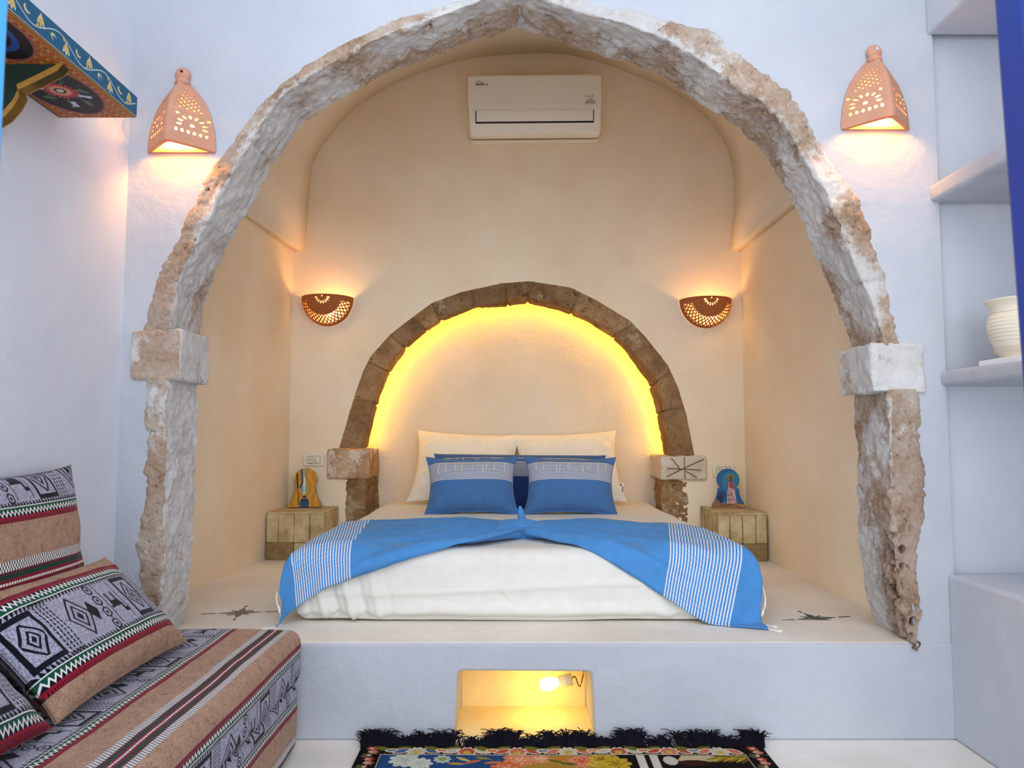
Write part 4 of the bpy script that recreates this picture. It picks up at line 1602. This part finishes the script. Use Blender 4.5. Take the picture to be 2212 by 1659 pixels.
# ---- pillows and cushions
def cushion(W, H, T, nx=46, ny=34, pinch=0.06, wr=0.004, seed=0.0, puff=0.5, ear=0.0):
    """soft cushion standing in the local XZ plane, front towards -Y; returns vertices, faces, uv"""
    V, Fs, UV = [], [], []

    def pt(u, v, side):
        x = W / 2 * u * (1 - pinch * (1 - v * v) * abs(u) ** 1.5) * (1 + ear * (abs(u * v)) ** 4)
        z = H / 2 * v * (1 - pinch * (1 - u * u) * abs(v) ** 1.5) * (1 + ear * (abs(u * v)) ** 4)
        th = T / 2 * ((1 - abs(u) ** 3.2) * (1 - abs(v) ** 3.2)) ** puff
        ed = max(abs(u), abs(v))
        wv = wr * (fbm((x * 1.0, side * 3.0, z), 11, 3, seed) * (0.5 + 0.9 * ed ** 4))
        wv += wr * 0.9 * math.sin(z * 70 + seed + 4 * fbm((x, 0, z), 5, 2, seed)) * sstep(0.55, 0.95, abs(u)) * (1 - ed ** 12)
        edge = (1 - abs(u) ** 8) * (1 - abs(v) ** 8)
        y = side * (th + 0.002) + wv * edge * side
        return (x, y, z)
    idx = {}
    for side in (-1, 1):
        for j in range(ny + 1):
            for i in range(nx + 1):
                u, v = -1 + 2 * i / nx, -1 + 2 * j / ny
                u, v = math.sin(u * PI / 2) * 0.35 + u * 0.65, math.sin(v * PI / 2) * 0.35 + v * 0.65
                idx[(side, i, j)] = len(V)
                V.append(pt(u, v, side))
                UV.append(((u + 1) / 2, (v + 1) / 2))
        for j in range(ny):
            for i in range(nx):
                f = (idx[(side, i, j)], idx[(side, i + 1, j)], idx[(side, i + 1, j + 1)], idx[(side, i, j + 1)])
                Fs.append(f if side < 0 else f[::-1])
    # seam between the two halves
    for i in range(nx):
        for j, fl in ((0, 1), (ny, 0)):
            f = (idx[(-1, i, j)], idx[(1, i, j)], idx[(1, i + 1, j)], idx[(-1, i + 1, j)])
            Fs.append(f if not fl else f[::-1])
    for j in range(ny):
        for i, fl in ((0, 0), (nx, 1)):
            f = (idx[(-1, i, j)], idx[(1, i, j)], idx[(1, i, j + 1)], idx[(-1, i, j + 1)])
            Fs.append(f if not fl else f[::-1])
    return V, Fs, UV, pt


def xf(V, loc, rz=0.0, lean=0.0, roll=0.0):
    m = Matrix.Translation(loc) @ Matrix.Rotation(rz, 4, 'Z') @ Matrix.Rotation(lean, 4, 'X') @ Matrix.Rotation(roll, 4, 'Y')
    return [m @ Vector(v) for v in V], m


def white_pillow(cx, label, roll, seed, tagged=False):
    t = thing('pillow', label, 'pillow', (cx, 4.64, BZ), 'white bed pillows')
    V, Fs, UV, pt = cushion(0.650, 0.50, 0.19, 70, 52, 0.085, 0.007, seed, 0.62, 0.03)
    V2, m = xf(V, (cx, 4.635, BZ + 0.220), 0, -0.55, roll)
    obj('pillow_case', V2, Fs, M['pillow'], t, True, UV)
    if tagged:
        g = MB()
        lx, lz = 0.276, -0.205
        g.add([m @ Vector(p) for p in ((lx, -.012, lz), (lx + .042, -.016, lz + .004), (lx + .050, -.016, lz + .070), (lx + .012, -.012, lz + .074))], [(0, 1, 2, 3)])
        o = g.build('care_tag', M['tagwhite'], t)
        md = o.modifiers.new('s', 'SOLIDIFY')
        md.thickness = 0.002
        g = MB()
        g.add([m @ Vector(p) for p in ((lx + .006, -.0165, lz + .006), (lx + .020, -.0175, lz + .007), (lx + .024, -.0175, lz + .046), (lx + .012, -.0165, lz + .046))], [(0, 1, 2, 3)])
        for k in range(3):
            g.add([m @ Vector((lx + .030 + dx + .002 * k, -.0185, lz + .012 + .014 * k + dz)) for dx, dz in ((0, 0), (.009, 0), (.009, .008), (0, .008))], [(0, 1, 2, 3)])
        g.add([m @ Vector((lx + .026 + .009 * math.cos(a * PI / 5), -.0185, lz + .058 + .008 * math.sin(a * PI / 5))) for a in range(10)], [tuple(range(10))])
        g.build('tag_print', M['navy'], o)
    return t


white_pillow(-0.292, 'white bed pillow propped on the left against the niche', 0.055, 1.0)
white_pillow(0.352, 'white bed pillow propped on the right, small printed care tag at its corner', -0.05, 5.0, True)


def fringe(pt, m, u0, u1, v, n, parent, seed, length=0.055):
    rnd = random.Random(seed)
    # the knotted cord across the cushion
    g = MB()
    for k in range(n):
        u = u0 + (u1 - u0) * (k + 0.5 + rnd.uniform(-.25, .25)) / n
        Lk = length * rnd.uniform(0.75, 1.25)
        du = rnd.uniform(-0.06, 0.06)
        pts = []
        for q in range(6):
            a = q / 5
            vv = v - a * Lk / 0.155
            uu = u + du * math.sin(a * 2.2)
            p = pt(uu, vv, -1)
            pts.append(m @ Vector((p[0], p[1] - 0.0035 - 0.002 * math.sin(a * 3), p[2])))
        o = MB().tube(pts, [0.0021] * 4 + [0.0036, 0.0028], 6).build('tassel', M['ecru_cord'], parent, True)
    pts = []
    for q in range(41):
        u = u0 + (u1 - u0) * q / 40
        p = pt(u, v, -1)
        pts.append(m @ Vector((p[0], p[1] - 0.002, p[2])))
    MB().tube(pts, 0.0022, 6).build('fringe_cord', M['ecru_cord'], parent, True)


def blue_cushion(cx, cy, label, rz, roll, seed):
    t = thing('blue_cushion', label, 'cushion', (cx, cy, BZ), 'small blue striped cushions')
    V, Fs, UV, pt = cushion(0.490, 0.320, 0.17, 60, 44, 0.10, 0.005, seed, 0.58, 0.03)
    V2, m = xf(V, (cx, cy, BZ + 0.148), rz, -0.38, roll)
    obj('cushion_cover', V2, Fs, M['bluecush'], t, True, UV)
    fringe(pt, m, -0.86, 0.86, 0.70, 9, t, seed)
    # welt along the edge
    pts = []
    for q in range(81):
        a = q / 80 * 4
        s = int(a) % 4
        f_ = (a - int(a)) * 2 - 1
        u, v = [(f_, -1), (1, f_), (-f_, 1), (-1, -f_)][s]
        p = pt(u, v, -1)
        pts.append(m @ Vector((p[0], 0, p[2])))
    MB().tube(pts, 0.004, 6, False).build('welt', M['bluecush'], t, True)


t = thing('long_blue_cushion', 'long dark blue cushion standing behind the two small blue cushions', 'cushion', (0.03, 4.36, BZ))
V, Fs, UV, pt = cushion(1.0, 0.33, 0.15, 90, 40, 0.03, 0.004, 8.0, 0.5, 0.02)
V2, m = xf(V, (0.045, 4.335, BZ + 0.152), 0, -0.42, 0.01)
obj('cushion_cover', V2, Fs, M['longcush'], t, True, UV)
fringe(pt, m, -0.9, 0.9, 0.74, 18, t, 77, 0.04)
blue_cushion(-0.218, 4.045, 'small blue striped cushion with tassels, front left on the bed', 0.03, -0.01, 2.0)
blue_cushion(0.315, 4.040, 'small blue striped cushion with tassels, front right on the bed', -0.03, 0.015, 4.0)

# ---- knotted throw across the bed
thr = thing('knotted_throw', 'blue throw with white striped ends knotted in the middle of the bed', 'blanket', (0.04, 3.0, BZ))
S_ = [0, .25, .5, .62, .75, .88, 1]
LU = [(.02, 3.22), (-.23, 3.50), (-.50, 3.51), (-.665, 3.50), (-.80, 3.47), (-.93, 3.44), (-1.06, 3.38)]
LL = [(.04, 3.03), (-.13, 2.80), (-.42, 2.70), (-.585, 2.645), (-.69, 2.61), (-.78, 2.55), (-.905, 2.455)]
RU = [(.06, 3.22), (.40, 3.49), (.62, 3.43), (.71, 3.40), (.83, 3.30), (.96, 3.22), (1.08, 3.14)]
RL = [(.05, 3.03), (.25, 2.79), (.45, 2.665), (.55, 2.60), (.66, 2.53), (.78, 2.465), (.93, 2.405)]


def edge_over(o, R):
    L = R * PI / 2
    if o <= 0:
        return o, 0.0
    if o < L:
        return R * math.sin(o / R), R * (1 - math.cos(o / R))
    return R, R + (o - L)


def drape(x, y, lift):
    R = 0.062 + lift
    zt = BZ + 0.010 + lift
    xs, ys = x, y
    dx = dy = 0.0
    cl, cr, cf = BX0 + 0.055, BX1 - 0.055, BY0 + 0.055
    if x < cl:
        h, dx = edge_over(cl - x, R)
        xs = cl - h
    elif x > cr:
        h, dx = edge_over(x - cr, R)
        xs = cr + h
    if y < cf:
        h, dy = edge_over(cf - y, R)
        ys = cf - h
    drop = (dx ** 3 + dy ** 3) ** (1 / 3.0)
    if dx > 0.02:
        xs += (1 if x > 0 else -1) * 0.16 * dx
    if dy > 0.02:
        ys -= 0.05 * dy
    z = zt - drop
    zmin = ZP + 0.006 + lift * 0.4
    if z < zmin:
        ys -= (zmin - z) * 0.8
        z = zmin
    return Vector((xs, ys, z))


def wing(U, L, name, seed):
    ns, nt = 130, 60
    V, Fs, UV = [], [], []
    ua = np.array(U)
    la = np.array(L)
    for i in range(ns + 1):
        s = i / ns
        uu = (np.interp(s, S_, ua[:, 0]), np.interp(s, S_, ua[:, 1]))
        ll = (np.interp(s, S_, la[:, 0]), np.interp(s, S_, la[:, 1]))
        for j in range(nt + 1):
            t_ = j / nt
            x, y = uu[0] + (ll[0] - uu[0]) * t_, uu[1] + (ll[1] - uu[1]) * t_
            amp = 0.036 * (1 - s) ** 1.0 * sstep(0, 0.05, s + 0.03) + 0.004
            ph = t_ * 2 * PI * 5.3 + seed + 1.2 * fbm((x, y, 0), 2.5, 2, seed)
            lift = amp * (0.5 + 0.5 * math.sin(ph)) ** 1.8 + 0.008 * sstep(0.8, 1, s) * (0.5 + 0.5 * math.sin(t_ * 19 + seed)) + 0.003 * fbm((x, y, 1), 9, 3, seed)
            lift += 0.010 * math.exp(-((t_ - 0.30) / 0.07) ** 2) * sstep(0.15, 0.4, s) * sstep(0.85, 0.55, s)
            V.append(drape(x, y, max(0.0, lift)))
            UV.append((s, t_))
    for i in range(ns):
        for j in range(nt):
            f = (i * (nt + 1) + j, i * (nt + 1) + j + 1, (i + 1) * (nt + 1) + j + 1, (i + 1) * (nt + 1) + j)
            Fs.append(f)
    o = obj(name, V, Fs, M['throw'], thr, True, UV)
    md = o.modifiers.new('solid', 'SOLIDIFY')
    md.thickness = 0.004
    md.offset = 0
    return V, nt


VL, nt = wing(LU, LL, 'cloth_wing', 0.4)
VR, nt = wing(RU, RL, 'cloth_wing', 2.1)
# knot
P, Nn, Fs = rbox((0.20, 0.20, 0.060), 0.029, (16, 16, 5), 5)
V = []
for p, n_ in zip(P, Nn):
    q = np.array((p[0], p[1], p[2]))
    h = 0.007 * math.sin(p[1] * 120 + 9 * p[0]) + 0.008 * fbm(q, 11, 3, 5)
    waist = 0.55 + 0.45 * min(1, abs(p[0]) / 0.09)
    V.append((0.045 + q[0] * 1.1 + n_[0] * h, 3.125 + q[1] * waist + n_[1] * h, BZ + 0.026 + q[2] * (1.15 - 0.45 * abs(p[0]) / 0.1) + n_[2] * h))
obj('knot', V, Fs, M['throw'], thr, True, [(0.1, 0.5)] * len(V))
MB().tube([(0.045, 3.185, BZ + 0.02), (0.043, 3.20, BZ + 0.055), (0.038, 3.208, BZ + 0.085), (0.035, 3.212, BZ + 0.112), (0.034, 3.213, BZ + 0.118)], [0.026, 0.020, 0.014, 0.008, 0.003], 12).build('knot_tip', M['throw'], thr, True)
# tassels on the ends
for Vw, sg, picks in ((VL, -1, (0.62, 0.78, 0.86, 0.99)), (VR, 1, (0.55, 0.72, 0.88, 0.97))):
    for k, pk in enumerate(picks):
        base = Vw[-(nt + 1) + int(pk * nt)]
        Lt = [0.085, 0.075, 0.11, 0.10][k]
        pts, z = [], base.z
        x, y = base.x, base.y - 0.004
        for q in range(8):
            a = q / 7
            zz = z - Lt * a
            ex = 0.0
            if zz < ZP + 0.005:
                ex = (ZP + 0.005 - zz)
                zz = ZP + 0.005
            pts.append(Vector((x + sg * (0.010 * math.sin(a * 2.6 + k) + 0.5 * ex), y - 0.3 * ex, zz)))
        MB().tube(pts, [0.0028] * 6 + [0.0050, 0.0044], 6).build('tassel', M['cord'], thr, True)

# ================================================================ SOFA
SXF = -0.665                                     # front edge of the seat
U0 = 1.026                                       # where the grey band starts across the fabric


def fabric_box(name, lo, hi, r, parent, ztop, xfront, seed, du=0.0, amp=0.004):
    size = [hi[a] - lo[a] for a in range(3)]
    c = np.array([(hi[a] + lo[a]) / 2 for a in range(3)])
    P, Nn, Fs = rbox(size, r, [max(4, int(s / 0.02)) for s in size], 6)
    V, UV = [], []
    for p, n_ in zip(P, Nn):
        q = p + c
        h = amp * fbm(q, 5, 3, seed)
        V.append(q + n_ * h)
        # arc length from the top over the front edge
        UV.append((q[0] + U0 + max(0.0, (ztop - q[2]) - 0.43 * 2 * 0) + du, q[1] + (max(0, q[1] - (hi[1] - r)) * 0)))
    return obj(name, V, Fs, M['woven'], parent, True, UV)


sofa = thing('bench_sofa', 'low bench sofa covered in brown striped woven wool along the left wall', 'sofa', (-1.0, 1.7, 0))
fabric_box('seat_cushion', (XL + 0.004, 0.98, 0.215), (SXF, 2.425, 0.388), 0.045, sofa, 0.388, SXF, 1.0)
fabric_box('base_cushion', (XL + 0.004, 0.98, 0.012), (SXF - 0.012, 2.415, 0.222), 0.030, sofa, 0.388, SXF, 3.0)


def woven_cushion(loc, W, H, T, rz, lean, label, u0, seed, scale=1.0, roll=0.0, upshift=0.0):
    t = thing('woven_cushion', label, 'cushion', (loc[0], loc[1], loc[2] - H * 0.4), 'woven sofa cushions')
    V, Fs, UV, pt = cushion(W, H, T, 60, 44, 0.05, 0.006, seed, 0.55, 0.03)
    V2, m = xf(V, loc, rz, lean, roll)
    UV2 = [((1 - b) * H * scale + u0, a * W) for a, b in UV]
    obj('cushion_cover', V2, Fs, M['woven'], t, True, UV2)
    return t


# cushions face +X, their long side runs along the wall
woven_cushion((-1.243, 1.83, 0.648), 0.64, 0.52, 0.15, PI / 2, -0.14, 'upright woven cushion leaning on the left wall', 0.055, 1.5, 0.86)
woven_cushion((-1.066, 1.885, 0.522), 0.60, 0.335, 0.13, PI / 2, -0.80, 'reclining woven cushion with grey motif band in front of the upright cushion', 0.37, 6.5, 0.80)
woven_cushion((-1.066, 1.265, 0.520), 0.58, 0.335, 0.13, PI / 2, -0.80, 'woven cushion cut off at the lower left edge of the photo', 0.33, 9.5, 0.80)

# ================================================================ RUG
rug = thing('tapestry_rug', 'flowered tapestry rug with black fringe on the floor before the platform', 'rug', (0.16, 1.7, 0))
RX0, RX1, RY0, RY1 = -0.478, 0.795, 0.95, 2.435
RW = RX1 - RX0
cv = Canvas(RW, 0.30, 560, 150)                 # the strip nearest the platform, y runs towards the viewer
blk = lin(24, 20, 20)
cv.c[:] = blk
B_ = 0.072
pal = [lin(214, 120, 90), lin(196, 160, 60), lin(206, 200, 176), lin(120, 116, 44), lin(190, 84, 60), lin(226, 170, 140)]
k = 0
x = 0.10
while x < RW - 0.09:
    kind = k % 4
    if kind in (0, 2):
        for dx in (-.03, .03):
            cv.fill(cv.leaf(x + dx, .022, .034, .014, 0.5 if dx < 0 else -0.5), lin(120, 116, 44))
        cv.fill(cv.ell(x, .036, .021, .015), lin(226, 214, 190))
        cv.fill(cv.ell(x, .034, .014, .010), [lin(60, 110, 160), lin(216, 120, 60), lin(214, 96, 50)][(k // 2) % 3])
        cv.fill(cv.ell(x, .030, .009, .006), lin(226, 180, 110))
    else:
        c1 = pal[(k // 2 * 2) % 6] if k > 2 else lin(200, 208, 206)
        for dx, r in ((-.044, -.5), (.044, .5)):
            cv.fill(cv.leaf(x + dx, .040, .034, .017, r), lin(226, 214, 196))
            cv.fill(cv.leaf(x + dx, .040, .028, .012, r), c1 if k > 2 else lin(70, 104, 160))
        cv.fill(cv.flower(x, .044, .034, 10, .25), lin(228, 216, 196))
        cv.fill(cv.flower(x, .044, .027, 10, .25), pal[(k + 1) % 6])
        cv.fill(cv.flower(x, .050, .014, 8, .3), lin(206, 176, 80))
    x += 0.079
    k += 1
for xs in np.arange(.02, RW, .013):
    cv.fill(cv.ell(xs, .063 + .003 * math.sin(xs * 200), .004, .002, .4), pal[int(xs * 77) % 6])
inner = (cv.X > 0.075) & (cv.X < RW - 0.075) & (cv.Y > B_)
fr = (cv.X > 0.070) & (cv.X < RW - 0.070) & (cv.Y > B_ - .006) & ~inner
cv.fill(fr, lin(214, 204, 184))
cv.fill((cv.X > 0.0725) & (cv.X < RW - 0.0725) & (cv.Y > B_ - .0025) & ~inner, blk)
for side in (0, 1):                              # border at the two sides
    for q in range(12):
        y0 = 0.02 + q * 0.026
        xx = 0.036 if side == 0 else RW - 0.036
        for r in (-.9, 0, .9):
            cv.fill(cv.leaf(xx + .012 * math.sin(q * 2.2), y0, .020, .006, r + q), [lin(196, 80, 62), lin(206, 130, 104), lin(92, 92, 60)][q % 3])
        cv.fill(cv.flower(xx, y0, .008, 5), lin(214, 190, 160))
fX, fY = cv.X, cv.Y
cv.fill(inner, lin(178, 140, 60))
cv.fill(inner & (fX < 0.46), lin(40, 78, 130))
cv.fill(inner & (fX > 0.80), lin(28, 24, 22))


def clip(m):
    return m & inner


for (cx, cy, r, c, c2) in ((.15, .105, .050, lin(206, 214, 200), lin(176, 186, 176)), (.20, .13, .04, lin(214, 218, 206), lin(186, 196, 180)), (.265, .10, .028, lin(200, 208, 200), lin(150, 160, 90)),
                           (.50, .10, .052, lin(222, 140, 100), lin(230, 180, 150)), (.565, .092, .034, lin(226, 150, 116), lin(232, 190, 160)), (.69, .112, .045, lin(222, 140, 112), lin(200, 90, 60)),
                           (.75, .10, .04, lin(206, 176, 60), lin(150, 110, 30)), (.79, .13, .05, lin(200, 170, 50), lin(150, 120, 40)), (.46, .16, .05, lin(216, 110, 70), lin(226, 170, 130))):
    cv.fill(clip(cv.flower(cx, cy, r, 9, .28)), c)
    for a in range(14):
        cv.fill(clip(cv.ell(cx + .6 * r * math.cos(a * 2.4) * (a / 14), cy + .6 * r * math.sin(a * 2.4) * (a / 14), .006, .004, a)), c2)
for (cx, cy, rot, c) in ((.33, .10, .6, lin(206, 190, 120)), (.36, .115, -.5, lin(214, 110, 80)), (.39, .09, .3, lin(150, 140, 60)), (.31, .13, .1, lin(196, 150, 70)), (.42, .12, -.2, lin(206, 130, 70)),
                         (.61, .11, .4, lin(110, 110, 40)), (.63, .09, -.4, lin(210, 120, 50)), (.65, .13, .2, lin(90, 96, 40)), (.72, .14, .5, lin(210, 190, 60))):
    cv.fill(clip(cv.leaf(cx, cy, .030, .008, rot)), c)
cv.fill(clip((fX > .86) & (fX < .885)), lin(216, 208, 196))
cv.fill(clip((fX > .90) & (fX < .925)), lin(216, 208, 196))
cv.fill(clip(cv.ell(.96, .11, .022, .03)), lin(210, 200, 190))
cv.fill(clip(cv.poly([(1.00, .074), (1.10, .074), (1.16, .10), (1.06, .12), (.98, .11)])), lin(206, 186, 150))
cv.fill(clip(cv.ell(1.03, .125, .05, .02)), lin(60, 34, 22))
for a in range(9):
    cv.fill(clip(cv.leaf(1.10 + .012 * a, .088 + .006 * (a % 3), .040, .006, -.5 - .04 * a)), [lin(150, 124, 40), lin(176, 160, 50), lin(120, 80, 30)][a % 3])
cv.mesh('picture_field', lambda x, y: (RX0 + x, RY1 - y, 0.0115 + 0.0012 * math.sin(x * 9) * math.sin(y * 20)), M['rug'], rug)
MB().box(((RX0 + RX1) / 2, (RY0 + RY1) / 2, 0.005), (RW, RY1 - RY0, 0.010)).build('rug_backing', M['fringe'], rug)
# rest of the rug towards the viewer, outside the picture
cv2 = Canvas(RW, RY1 - RY0 - 0.30, 160, 150)
cv2.c[:] = lin(40, 78, 130)
cv2.fill((cv2.X < .07) | (cv2.X > RW - .07) | (cv2.Y > RY1 - RY0 - .37), blk)
r2 = random.Random(3)
for q in range(90):
    cv2.fill(cv2.flower(r2.uniform(0, RW), r2.uniform(0, 1.2), r2.uniform(.02, .06), 8, .3), pal[q % 6])
cv2.mesh('picture_field', lambda x, y: (RX0 + x, RY1 - 0.30 - y, 0.0115), M['rug'], rug)
# fringe: crumpled black yarn along the far edge
fm = MB()
r3 = random.Random(5)
gaps = ((0.296, 0.330), (0.985, 1.005), (1.045, 1.052), (0.90, 0.915))
for q in range(3000):
    x = r3.uniform(-0.004, RW + 0.01)
    if any(a < x < b for a, b in gaps) and r3.random() < 0.93:
        continue
    tall = 0.6 + 0.7 * (0.5 + 0.5 * math.sin(x * 31 + 1.3 * math.sin(x * 77)))
    Lf = 0.040 * tall * r3.uniform(0.6, 1.15)
    hz = 0.030 * tall * r3.uniform(0.5, 1.2)
    a = r3.uniform(-0.9, 0.9)
    y0 = RY1 - r3.uniform(0, .006)
    pts = []
    for s in range(5):
        f_ = s / 4
        pts.append((RX0 + x + a * Lf * f_ * f_, y0 + min(Lf * f_, 0.062), 0.006 + hz * math.sin(f_ * PI * r3.uniform(.55, .8))))
    fm.tube(pts, [0.0021, 0.0021, 0.0019, 0.0016, 0.0009], 3, False)
o = fm.build('fringe', M['fringe'], rug, True)
o['kind'] = 'stuff'

for o in bpy.data.objects:
    if '_w' in o:
        del o['_w']
